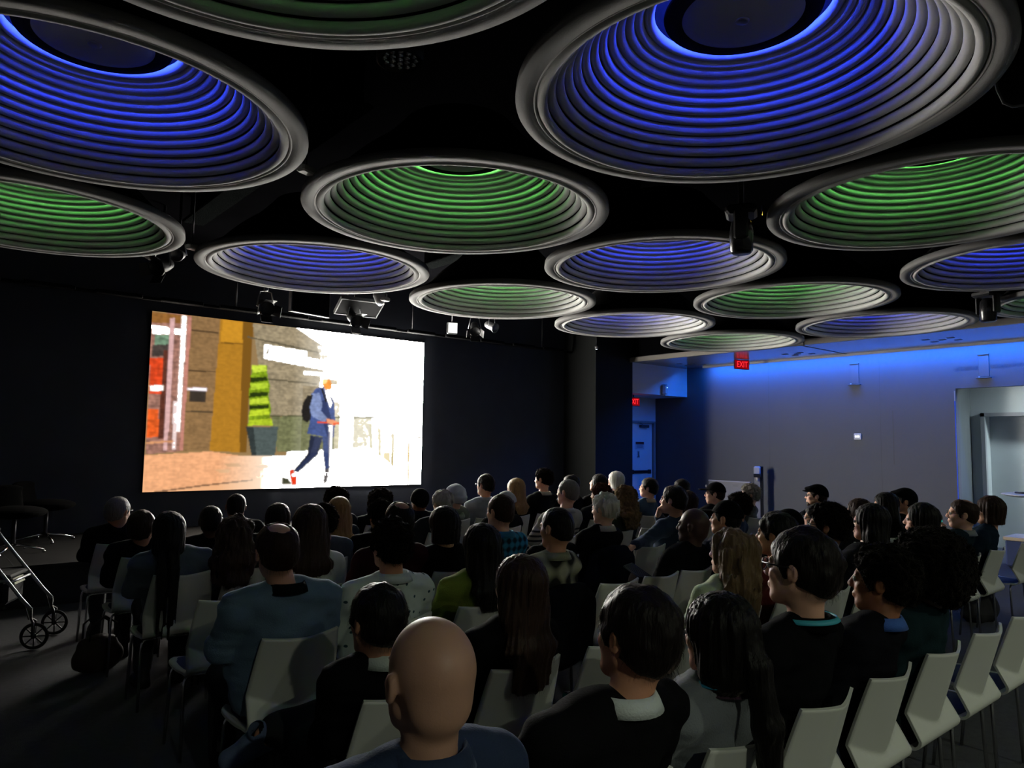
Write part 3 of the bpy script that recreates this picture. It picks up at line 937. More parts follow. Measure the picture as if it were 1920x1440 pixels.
def build_person(P):
    """one seated person; local origin on the floor under the top edge of the chair back, facing +Y"""
    hf = P.get('res', .009)
    h = hf * 1.55
    hs = P.get('hs', .97)
    topz = P['topz']
    w = P.get('w', 1.0)
    belly = P.get('belly', 0.0)
    lean = P.get('hx', 0.0)
    fwd = P.get('fwd', 0.0)
    tz = (topz - .113 * hs - .45) / .685

    def B(x, y, z):
        u = max(0.0, (z - .55) / .6)
        return (x * w + lean * u * u * .6 + lean * u * .4 if u > 0 else x * w, y + fwd * u * u, .45 + (z - .45) * tz if z > .45 else z)
    hc = B(0, .125, 1.135)
    hc = (lean, hc[1], topz - .113 * hs)
    hM = [list(r_) for r_ in rot3(P.get('hyaw', 0), P.get('hpitch', 0), P.get('hroll', 0))]
    fr = (hc, hM, hs)
    torso = [('ecn', B(0, .255, .53), B(0, .245, .67), (.168 * w, .120), ((.150 + belly) * w, .108 + belly), None),
             ('ecn', B(0, .245, .67), B(0, .185, .84), ((.150 + belly) * w, .108 + belly), (.163 * w, .115 + belly * .4), None),
             ('ecn', B(0, .185, .84), B(0, .150, .912), (.163 * w, .115), (.150 * w, .088), None)]
    for s in (-1, 1):
        torso += [('cap', B(s * .05, .120, .960), B(s * .165, .150, .915), .046, .056, None)]
    neck = [('cap', B(0, .112, .935), (hc[0], hc[1] - .012 * hs, hc[2] - .055 * hs), .056, .049 * hs + .004, None)]
    arms, fore, hands, sleeves = [], [], [], []
    pose = P.get('pose', 'lap')
    mn = .62 * h
    for s in (-1, 1):
        sh = B(s * .178, .152, .910)
        el = B(s * .212, .225, .69)
        wr = (s * .075 * w, .42, .60)
        hd, hu, cu = (-s * .35, .9, -.12), (0, .1, 1), .45
        if pose == 'chin' and s == 1:
            el = B(.20, .30, .77)
            wr = tuple(rotv(hM, (.010 * hs, .125, -.150)) + np.array(hc))
            hd, hu, cu = (-.15, -.35, .8), (0, 1, .3), .9
        if pose in ('chin', 'drape') and s == -1:
            el = (sh[0] - .235, sh[1] + .02, .825)
            wr = (sh[0] - .45, sh[1] - .035, .825)
            hd, hu, cu = (-.8, .1, -.35), (0, 0, 1), .5
        if pose == 'mic' and s == -1:
            el = B(-.24, .30, .76)
            wr = tuple(rotv(hM, (-.055, .15, -.19)) + np.array(hc))
            hd, hu, cu = (.15, .25, .9), (-.5, .6, .0), 1.15
        if pose == 'crossed':
            el = B(s * .225, .235, .745)
            wr = (-s * .06, .335 + .03 * s, .70)
            hd, hu, cu = (-s * .9, -.1, .05), (0, 1, .2), .5
        if pose == 'hold' and s == -1:
            wr = (-.13, .42, .69)
            hd, hu, cu = (.2, .8, .1), (-.9, 0, .3), 1.1
        arms += [('cap', sh, el, .052, .041, None)]
        fore += [('cap', el, wr, .040, .027, None)]
        ew = np.array(el) + (np.array(wr) - np.array(el)) * (.94 if P.get('sleeve', 'long') == 'long' else .05)
        sleeves += [('cap', sh, el, .052, .043, None)]
        if P.get('sleeve', 'long') == 'long':
            sleeves += [('cap', el, tuple(ew), .042, .030, None)]
        hands += hand_prims(wr, hd, hu, -s, cu, 1.0, mn)
        P['wr%d' % s] = wr
    legs, lower = [], []
    ank = {}
    for s in (-1, 1):
        hip = (s * .088, .26, .520)
        kn = (s * .105, .635, .515)
        an = (s * .105, .605, .10)
        if P.get('legs') == 'figure4' and s == -1:
            kn = (-.02 - .10, .60, .60)
            kn, an = (-.19, .60, .57), (.02, .70, .565)
        if P.get('legs') == 'figure4' and s == 1:
            kn = (.115, .605, .50)
        if P.get('legs') == 'cross_left' and s == 1:
            kn, an = (.13, .575, .60), (-.22, .665, .545)
        legs += [('cap', hip, kn, .086, .061, None), ('cap', kn, an, .060, .037, None)]
        ank[s] = (np.array(kn), np.array(an))
        fd = np.array((0, .9, -.12))
        if P.get('legs') == 'cross_left' and s == 1:
            fd = np.array((-.75, .35, -.35))
        P['foot%d' % s] = (an, fd)
        e_ = np.array(an) + fd * .12 + np.array((0, 0, -.055))
        if P.get('legs') == 'cross_left' and s == 1:
            e_ = np.array(an) + fd * .03
        lower += [('cap', tuple(np.array(an) + np.array((0, 0, -.03)) + fd * -.02), tuple(e_), .034, .026, None)]

    allp = torso + arms + fore + legs + lower
    pts = np.array([q for p in allp for q in (p[1], p[2]) if q is not None] + [np.array(P['wr-1']), np.array(P['wr1'])])
    lo, hi = pts.min(0) - .13, pts.max(0) + .13
    lo[2] = min(lo[2], .0 - .01)
    hi[2] = topz + .03
    fx = (axis(min(lo[0], hc[0] - .14), max(hi[0], hc[0] + .14), h, hc[0] - .115 * hs, hc[0] + .115 * hs, hf),
          axis(min(lo[1], hc[1] - .16), max(hi[1], hc[1] + .16), h, hc[1] - .13 * hs, hc[1] + .14 * hs, hf),
          axis(lo[2], hi[2], h, hc[2] - .13 * hs, topz + .02, hf))
    F = Field(*fx)
    for p in torso + arms + legs:
        F.put(p, .035, -.010)
    for p in fore + lower:
        F.put(p, .03, -.003)
    for p in neck:
        F.put(p, .03)
    for p in hands:
        F.put(p, .006)
    for p in HEAD:
        F.put(p + (fr,), .022)
    for p in FACE:
        F.put(p + (fr,), .010)
    for s in (-1, 1):
        F.put(('ell', (s * .031, .098, .001), None, (.015, .014, .010), 0, fr), .008, 0, 's')
        F.put(('ell', (s * .031, .0775, .0), None, (.0125, .0125, .0125), 0, fr), .003)
        F.put(('ell', (s * .081, -.010, -.004), None, (.0095, .0175, .028), 0, fr), .006)
        F.put(('ell', (s * .091, -.005, -.004), None, (.008, .011, .019), 0, fr), .004, 0, 's')
    body = F.surface('body')

    # garments
    inf = P.get('infl', .012)
    G = Field(axis(lo[0], hi[0], h), axis(lo[1], hi[1], h), axis(.42, min(hi[2], B(0, 0, 1.10)[2]), h))
    for p in torso:
        G.put(p, .035, inf)
    for p in sleeves:
        G.put(p, .03, inf * .9)
    nb = B(0, .112, .955)
    G.put(('ell', (nb[0], nb[1] + .0, nb[2] + .005), None, (.066, .062, .04), 0, None), .02, inf * .5)
    X, Y, Z = G.grid((slice(None),) * 3)
    sd = P.get('seed', 1) * 3.17
    G.D += (vnoise(X * 9 + sd, Y * 9, Z * 22) * .016 - np.abs(vnoise(X * 6 + sd, Y * 6, Z * 26 + X * 5)) * .020 + .004 + vnoise(X * 26 + sd, Y * 26, Z * 34) * .006).astype(np.float32) * P.get('wrinkle', 1.0)
    top = G.surface(P.get('topname', 'shirt'))
    G = Field(axis(-.27, .27, h) if P.get('legs') is None else axis(-.36, .30, h), axis(.02, .85, h), axis(.02, .72, h))
    G.put(torso[0], .03, .010)
    for p in legs:
        q = list(p)
        if p[3] == .060:
            a_, b_ = np.array(p[1]), np.array(p[2])
            q[2] = tuple(a_ + (b_ - a_) * .93)
            q[4] = .045
        G.put(tuple(q), .03, .012)
    X, Y, Z = G.grid((slice(None),) * 3)
    G.D += (vnoise(X * 12 + sd, Y * 12, Z * 16) * .012).astype(np.float32)
    trou = G.surface('trousers')
    return dict(body=body, top=top, trousers=trou, fr=fr, hc=hc, nb=nb, B=B)

# ------------------------------------------------------------------ hair and headwear
def hair_mesh(style, fr, hf, seed, L=.30, R_=.15):
    o, M, sc = fr
    ext = {'afro': (R_ + .05, R_ + .06, R_ + .09), 'long': (.16, .19, .14), 'wavy': (.19, .20, .15), 'curlylong': (.19, .2, .15), 'pony': (.15, .2, .14), 'braids': (.16, .21, .14)}.get(style, (.15, .17, .15))
    dn = {'long': L + .05, 'wavy': L + .05, 'curlylong': L + .05, 'pony': L + .1, 'braids': L + .05, 'bob': .20, 'afro': R_ + .05}.get(style, .15)
    lo = np.array(o) - np.array((ext[0], ext[1], dn)) * sc
    hi = np.array(o) + np.array((ext[0], ext[1] - .02, ext[2] + .02)) * sc
    if style in ('afro', 'wavy', 'curlylong', 'curly', 'spiky'):
        hf = max(hf * .75, .0055)
    F = Field(axis(lo[0], hi[0], hf), axis(lo[1], hi[1], hf), axis(lo[2], hi[2], hf))
    t = {'short': .007, 'buzz': .003, 'bald_crown': .009, 'spiky': .016, 'curly': .022, 'tuft': .014}.get(style, .012)
    F.put(('ell', (0, -.014, .027), None, (.077 + t, .095 + t, .087 + t), 0, fr), .01)
    F.put(('ell', (0, -.052, -.025), None, (.062 + t * .6, .050 + t * .6, .058), 0, fr), .03)
    lineB = ((.022, -.025), (-.085, -.068))
    lineA = ((.088, .066), (.022, -.025))
    X, Y, Z = F.grid((slice(None),) * 3, fr)
    X, Y, Z = np.broadcast_arrays(X, Y, Z)
    sd = seed * 1.7
    nz = 0
    if style in ('short', 'buzz', 'bald_crown'):
        nz = vnoise(X * 60 + sd, Y * 40, Z * 40) * .006
    if style == 'tuft':
        nz = vnoise(X * 45 + sd, Y * 30, Z * 30) * .014
    if style == 'spiky':
        nz = vnoise(X * 70 + sd, Y * 70, Z * 28) * .030
    if style == 'curly':
        nz = vnoise(X * 50 + sd, Y * 50, Z * 50) * .022 + vnoise(X * 95 + sd, Y * 95, Z * 95) * .022
    if style in ('bob', 'long', 'pony', 'braids', 'wavy', 'curlylong'):
        F.put(('ecn', (0, -.020, .030), (0, -.032, -.085), (.090, .100), (.094, .082), fr), .02)
        lineA = ((.088, .070), (.040, -.13))
        lineB = None
        nz = vnoise(np.arctan2(X, -Y - .0) * 16 + sd, Z * 5, 0 * Z) * .010 + vnoise(X * 70 + sd, Y * 70, Z * 10) * .005
    if style == 'long':
        F.put(('ecn', (0, -.045, -.06), (0, -.105, -.20), (.096, .058), (.098, .036), fr), .04)
        F.put(('ecn', (0, -.105, -.20), (0, -.110, -L + .02), (.098, .036), (.088, .026), fr), .03)
    if style in ('wavy', 'curlylong'):
        F.put(('ecn', (0, -.03, .0), (0, -.075, -.15), (.108, .095), (.128, .070), fr), .04)
        F.put(('ecn', (0, -.075, -.15), (0, -.095, -L + .03), (.128, .062), (.110, .04), fr), .03)
        lineA = ((.090, .072), (.052, -.14))
        if style == 'wavy':
            nz = vnoise(X * 30 + sd, Y * 30, Z * 14) * .034 + vnoise(X * 70, Y * 70, Z * 22 + sd) * .018
        else:
            nz = vnoise(X * 55 + sd, Y * 55, Z * 45) * .040
    if style == 'pony':
        F.put(('cap', (0, -.085, .02), (.0, -.125, -.06), .030, .036, fr), .03)
        F.put(('ecn', (0, -.125, -.06), (.02, -.150, -.22), (.040, .034), (.048, .036), fr), .02)
        F.put(('ecn', (.02, -.150, -.22), (.05, -.145, -L), (.048, .036), (.030, .022), fr), .02)
    if style == 'braids':
        rng = np.random.default_rng(seed)
        for k in range(16):
            x0 = rng.uniform(-.050, .050)
            x1 = x0 * 1.0 + rng.uniform(-.02, .02)
            y0 = -.085 - rng.uniform(0, .03)
            Lk = L * rng.uniform(.72, 1.02)
            F.put(('cap', (x0, y0 + .01, -.02), (x1, -.128 - .012 * (k % 2), -.20), .013, .011, fr), .005)
            F.put(('cap', (x1, -.128 - .012 * (k % 2), -.20), (x1 * .9, -.13 - .012 * (k % 2), -Lk), .011, .006, fr), .005)
        F.put(('ell', (0, -.10, -.05), None, (.06, .03, .04), 0, fr), .03)
    if style == 'afro':
        F.put(('ell', (0, -.028, .045), None, (R_, R_ * .98, R_ * .92), 0, fr), .03)
        F.put(('ell', (0, -.04, -.02), None, (R_ * .92, R_ * .85, R_ * .7), 0, fr), .03)
        lineA = ((.098, .078), (.030, -.055))
        lineB = ((.030, -.055), (-.10, -.12))
        nz = vnoise(X * 34 + sd, Y * 34, Z * 34) * .022 + vnoise(X * 95, Y * 95 + sd, Z * 95) * .026
    D = F.D
    if not np.isscalar(nz):
        D = D + (nz * sc).astype(np.float32)
    def cut(ln, D):
        (y0, z0), (y1, z1) = ln
        dy, dz = y1 - y0, z1 - z0
        l_ = math.hypot(dy, dz)
        ny, nz_ = -dz / l_, dy / l_
        d = (Y - y0) * ny + (Z - z0) * nz_
        return np.maximum(D, (d * sc + vnoise(X * 50, Y * 50, Z * 50 + sd) * .006).astype(np.float32))
    D = cut(lineA, D)
    if lineB:
        D = cut(lineB, D)
    if style in ('short', 'buzz', 'tuft', 'spiky', 'bald_crown', 'curly'):
        d = (np.sqrt(((np.abs(X) - .092) / .034) ** 2 + ((Y + .004) / .027) ** 2 + ((Z + .016) / .036) ** 2) - 1) * .027
        D = np.maximum(D, (-d * sc).astype(np.float32))
    if style == 'bald_crown':
        d = np.sqrt((X / .8) ** 2 + (Y + .045) ** 2 + (Z - .135) ** 2) - .068
        D = np.maximum(D, (-d * sc).astype(np.float32))
    if style == 'bob':
        D = np.maximum(D, ((-.105 - Z) * sc).astype(np.float32))
    F.D = D
    return F.surface('hair')

def cap_mesh_(kind, fr, hf):
    o, M, sc = fr
    lo = np.array(o) - np.array((.15, .16, .06)) * sc
    hi = np.array(o) + np.array((.15, .22, .17)) * sc
    F = Field(axis(lo[0], hi[0], hf), axis(lo[1], hi[1], hf), axis(lo[2], hi[2], hf))
    t = .016
    F.put(('ell', (0, -.014, .027), None, (.077 + t, .095 + t, .092 + t), 0, fr), .01)
    X, Y, Z = F.grid((slice(None),) * 3, fr)
    X, Y, Z = np.broadcast_arrays(X, Y, Z)
    if kind == 'cap':
        d = -(Z - .034 - .10 * (Y + .0)) * .99
    elif kind == 'flatcap':
        d = -(Z - .030 - .22 * (Y + .0)) * .97
    elif kind == 'bucket':
        d = -(Z - .012 - .15 * Y)
    else:
        d = -(Z + .012 - .45 * Y) * .91
    F.D = np.maximum(F.D, (d * sc).astype(np.float32))
    if kind == 'cap':
        F.put(('ell', (0, .115, .040), None, (.068, .068, .008), 0, fr), .008)
        F.put(('ell', (0, -.012, .132), None, (.010, .010, .006), 0, fr), .004)
        F.D = F.D + (vnoise(X * 14, Y * 14, Z * 14) * .004).astype(np.float32)
    if kind == 'flatcap':
        F.put(('ell', (0, .055, .072), None, (.080, .068, .026), 0, fr), .03)
        F.put(('ell', (0, .105, .044), None, (.058, .040, .008), 0, fr), .012)
    if kind == 'bucket':
        F.put(('ecn', (0, -.012, .03), (0, -.012, .014), (.105, .122), (.115, .132), fr), .02)
        F.D = F.D + (vnoise(X * 20, Y * 20, Z * 20) * .012).astype(np.float32)
    if kind == 'beanie':
        F.D = F.D + (vnoise(X * 30, Y * 30, Z * 12) * .005).astype(np.float32)
    return F.surface('cap')

def collar_mesh(nb, fr, rx=.066, ry=.066, hgt=.045, thick=.008, drop=.02):
    """stand-and-fall collar: a band round the neck, open in front"""
    n = 28
    V, F = [], []
    for i in range(n + 1):
        a = R(-90 - 160) + R(320) * i / n   # opening faces +Y
        ca, sa = math.cos(a), math.sin(a)
        for dr, z in ((0, .035), (.004, .035 + hgt * .5 - .005), (.004 + thick, .035 + hgt * .5), (.014 + thick, .035 + hgt * .1), (.024 + thick, .035 - drop), (.014, .035 - drop + .004)):
            x = nb[0] + (rx + dr) * ca
            y = nb[1] + (ry + dr) * sa
            V.append((x, y, nb[2] + z - .022 * max(0, sa)))
    m_ = 6
    for i in range(n):
        for k in range(m_):
            l = (k + 1) % m_
            a = i * m_
            F.append((a + k, a + l, a + m_ + l, a + m_ + k))
    F.append(tuple(range(m_ - 1, -1, -1)))
    F.append(tuple(n * m_ + k for k in range(m_)))
    b = MB()
    b.add(V, F, True)
    return b.mesh('collar')

def ribbon_mesh(nb, w=.017, th=.003):
    """lanyard: round the back of the neck and down the chest"""
    pts = []
    for i in range(25):
        a = R(180 + 180 * i / 24)
        pts.append((nb[0] + .104 * math.cos(a), nb[1] + .004 + .102 * math.sin(a), nb[2] + .044 - .004 * math.sin(a)))
    fr_ = [(.103, .03, .032), (.098, .075, .0), (.08, .120, -.06), (.05, .155, -.14), (.012, .172, -.24)]
    L_ = [(nb[0] - x, nb[1] + y, nb[2] + z) for x, y, z in fr_[::-1]]
    R__ = [(nb[0] + x, nb[1] + y, nb[2] + z) for x, y, z in fr_]
    pts = L_ + pts + R__
    V, F = [], []
    for i, p in enumerate(pts):
        p = Vector(p)
        out = Vector((p.x - nb[0], p.y - nb[1] - .01, 0)).normalized()
        t = (Vector(pts[min(i + 1, len(pts) - 1)]) - Vector(pts[max(0, i - 1)])).normalized()
        nrm = (out + Vector((0, 0, .9))).normalized()
        sd = t.cross(nrm).normalized()
        for s in (-1, 1):
            V.append(p + sd * s * w / 2 + nrm * th)
            V.append(p + sd * s * w / 2 - nrm * th)
    for i in range(len(pts) - 1):
        a = i * 4
        b_ = a + 4
        for k, l in ((0, 2), (2, 3), (3, 1), (1, 0)):
            F.append((a + k, a + l, b_ + l, b_ + k))
    b = MB()
    b.add(V, F, True)
    return b.mesh('lanyard')

def glasses_mesh(fr):
    o, M, sc = fr
    Mm = Matrix([list(r_) for r_ in M])
    def T(p):
        return Vector(o) + Mm @ (Vector(p) * sc)
    b = MB()
    for s in (-1, 1):
        b.tube([T((s * .033 + .024 * math.cos(a), .100 - .010 * abs(math.cos(a)) * 0 - .25 * abs(s * .033 + .024 * math.cos(a)) ** 2 * 6, .001 + .019 * math.sin(a))) for a in [2 * math.pi * k / 16 for k in range(16)]], .0022 * sc, 6, closed=True)
        b.tube([T((s * .058, .093, .008)), T((s * .076, .06, .009)), T((s * .083, .0, .010)), T((s * .082, -.02, -.004))], .0025 * sc, 6)
    b.tube([T((-.010, .100, .004)), T((0, .104, .008)), T((.010, .100, .004))], .002 * sc, 6)
    return b.mesh('glasses')

SHOE = None

def shoe_mesh():
    F = Field(axis(-.09, .09, .008), axis(-.12, .24, .008), axis(-.03, .15, .008))
    F.put(('cap', (0, -.04, .045), (0, .02, .055), .044, .046, None), .02)
    F.put(('cap', (0, .02, .050), (.004, .13, .030), .044, .036, None), .03)
    F.put(('ecn', (0, -.045, .018), (.004, .14, .016), (.044, .03), (.046, .03), None), .012)
    F.put(('cap', (0, -.035, .09), (0, -.03, .125), .040, .042, None), .02)
    Z = F.z[None, None, :]
    F.D = np.maximum(F.D, (-Z + 0 * F.D).astype(np.float32))
    return F.surface('shoe')

EYE = MB().lathe([(.0125 * math.cos(a), .0125 * math.sin(a)) for a in [math.pi * (k / 10 - .5) for k in range(11)]], 12).mesh('eye')
SHOE = shoe_mesh()

def strands(me, n, ln, seed, down=.5, rad=.00035, kink=.0, minz=None):
    """loose hairs standing off the surface of a hair mesh"""
    nv = len(me.vertices)
    co = np.empty(nv * 3, np.float32)
    no = np.empty(nv * 3, np.float32)
    me.vertices.foreach_get('co', co)
    me.vertex_normals.foreach_get('vector', no)
    co, no = co.reshape(-1, 3), no.reshape(-1, 3)
    ctr = co.mean(0)
    flip = np.sign(((co - ctr) * no).sum(1).mean())
    no = no * (flip if flip else 1)
    rng = np.random.default_rng(seed)
    idx = rng.integers(0, nv, n)
    k = 5
    L = ln * rng.uniform(.4, 1.0, n)[:, None]
    side = rng.normal(0, 1, (n, 3))
    side -= no[idx] * (side * no[idx]).sum(1)[:, None]
    side /= np.linalg.norm(side, axis=1, keepdims=True) + 1e-6
    g = np.array([0, 0, -1.0])
    P = np.zeros((n, k, 3), np.float32)
    for j in range(k):
        t = j / (k - 1)
        P[:, j] = co[idx] - no[idx] * .003 + no[idx] * L * t * (.75 - .35 * t) + side * L * t * .45 + g * L * t * t * down
        if kink:
            P[:, j] += rng.normal(0, kink, (n, 3)) * (t > 0)
    hc_ = bpy.data.hair_curves.new('hair_strands')
    hc_.add_curves([k] * n)
    hc_.points.foreach_set('position', P.ravel())
    r_ = np.tile(np.linspace(rad, rad * .3, k), n).astype(np.float32)
    hc_.points.foreach_set('radius', r_)
    return hc_

# ------------------------------------------------------------------ people materials
SKIN = {k: mat('skin_' + k, hexc(c), .5, spec=.4, var=.10, vscale=22, bump=.05, bscale=260) for k, c in
        dict(a='d9a68c', b='c48d70', c='9a6547', d='48312a', e='e0b49c', f='b48a74').items()}
HAIRC = dict(black='17130f', dark='241a14', brown='4a3020', red='5c2c1c', blonde='a8855a', ash='8d7454', grey='8c8884', white='d8d4cc', lightgrey='a9a39b', auburn='584032')

def hair_mat(k, curly=False):
    f_ = {'white': .8, 'lightgrey': .75, 'grey': .6, 'blonde': .6, 'ash': .55}.get(k, .32)
    if curly:
        return mat('curly_hair_' + k, tuple(c * f_ for c in hexc(HAIRC[k])), .85, spec=.05, var=.4, vscale=60, bump=1.0, bscale=160, sheen=.05)
    return mat('hair_' + k, tuple(c * f_ for c in hexc(HAIRC[k])), .5, spec=.15, sheen=.12, var=.35, vscale=30, bump=.7, bscale=26, stretch=(3.2, 3.2, .45))

def cloth(c, rough=.9):
    k_ = max(hexc(c))
    return mat('cloth_' + c, hexc(c), rough, spec=.05 if k_ < .05 else .2, var=.12, vscale=14, bump=.25, bscale=180, sheen=.0 if k_ < .03 else .22)

def nodes_for(name, base, rough=.9):
    m = bpy.data.materials.new(name)
    m.use_nodes = True
    nt = m.node_tree
    b = nt.nodes['Principled BSDF']
    b.inputs['Roughness'].default_value = rough
    b.inputs['Specular IOR Level'].default_value = .2
    tc = nt.nodes.new('ShaderNodeTexCoord')
    sp = nt.nodes.new('ShaderNodeSeparateXYZ')
    nt.links.new(tc.outputs['Object'], sp.inputs[0])
    MATS[name] = m
    return m, nt, b, tc, sp

def mth(nt, op, a, b_=None):
    n = nt.nodes.new('ShaderNodeMath')
    n.operation = op
    for i, v in enumerate((a, b_)):
        if v is None:
            continue
        if isinstance(v, (int, float)):
            n.inputs[i].default_value = v
        else:
            nt.links.new(v, n.inputs[i])
    return n.outputs[0]

def mixc(nt, f, c0, c1):
    n = nt.nodes.new('ShaderNodeMix')
    n.data_type = 'RGBA'
    nt.links.new(f, n.inputs[0])
    for i, c in ((6, c0), (7, c1)):
        if isinstance(c, tuple):
            n.inputs[i].default_value = (*c, 1)
        else:
            nt.links.new(c, n.inputs[i])
    return n.outputs[2]

def plaid(name, dark, light, fx, fz, soft=2.0):
    m, nt, b, tc, sp = nodes_for(name, dark)
    sx = mth(nt, 'SINE', mth(nt, 'MULTIPLY', sp.outputs[0], fx))
    sz = mth(nt, 'SINE', mth(nt, 'MULTIPLY', sp.outputs[2], fz))
    ax = mth(nt, 'MULTIPLY', mth(nt, 'ADD', mth(nt, 'MULTIPLY', sx, soft), 1.0), .25)
    az = mth(nt, 'MULTIPLY', mth(nt, 'ADD', mth(nt, 'MULTIPLY', sz, soft), 1.0), .25)
    cl = nt.nodes.new('ShaderNodeClamp')
    nt.links.new(mth(nt, 'ADD', ax, az), cl.inputs[0])
    nt.links.new(mixc(nt, cl.outputs[0], dark, light), b.inputs['Base Color'])
    return m

M_PLAID = plaid('plaid_olive', hexc('191a17'), hexc('9a9a84'), 46, 50)
M_PLAIDB = plaid('plaid_blue', hexc('0c2436'), hexc('2f7fa6'), 105, 110)
m, nt, b_, tc, sp = nodes_for('white_motif_shirt', (1, 1, 1))
vor = nt.nodes.new('ShaderNodeTexVoronoi')
vor.inputs['Scale'].default_value = 16
cmb = nt.nodes.new('ShaderNodeCombineXYZ')
nt.links.new(sp.outputs[0], cmb.inputs[0])
nt.links.new(sp.outputs[2], cmb.inputs[1])
vor.voronoi_dimensions = '2D'
nt.links.new(cmb.outputs[0], vor.inputs[0])
nt.links.new(mixc(nt, mth(nt, 'LESS_THAN', vor.outputs[0], .11), hexc('c6d2cc'), hexc('34505a')), b_.inputs['Base Color'])
M_MOTIF = m
m, nt, b_, tc, sp = nodes_for('striped_polo', (1, 1, 1))
st1 = mth(nt, 'MULTIPLY', mth(nt, 'GREATER_THAN', mth(nt, 'SINE', mth(nt, 'MULTIPLY', sp.outputs[2], 150)), .2), mth(nt, 'LESS_THAN', sp.outputs[2], .86))
st1 = mth(nt, 'MULTIPLY', st1, mth(nt, 'GREATER_THAN', sp.outputs[2], .74))
nt.links.new(mixc(nt, st1, hexc('9c988f'), hexc('2a2c30')), b_.inputs['Base Color'])
M_POLO = m

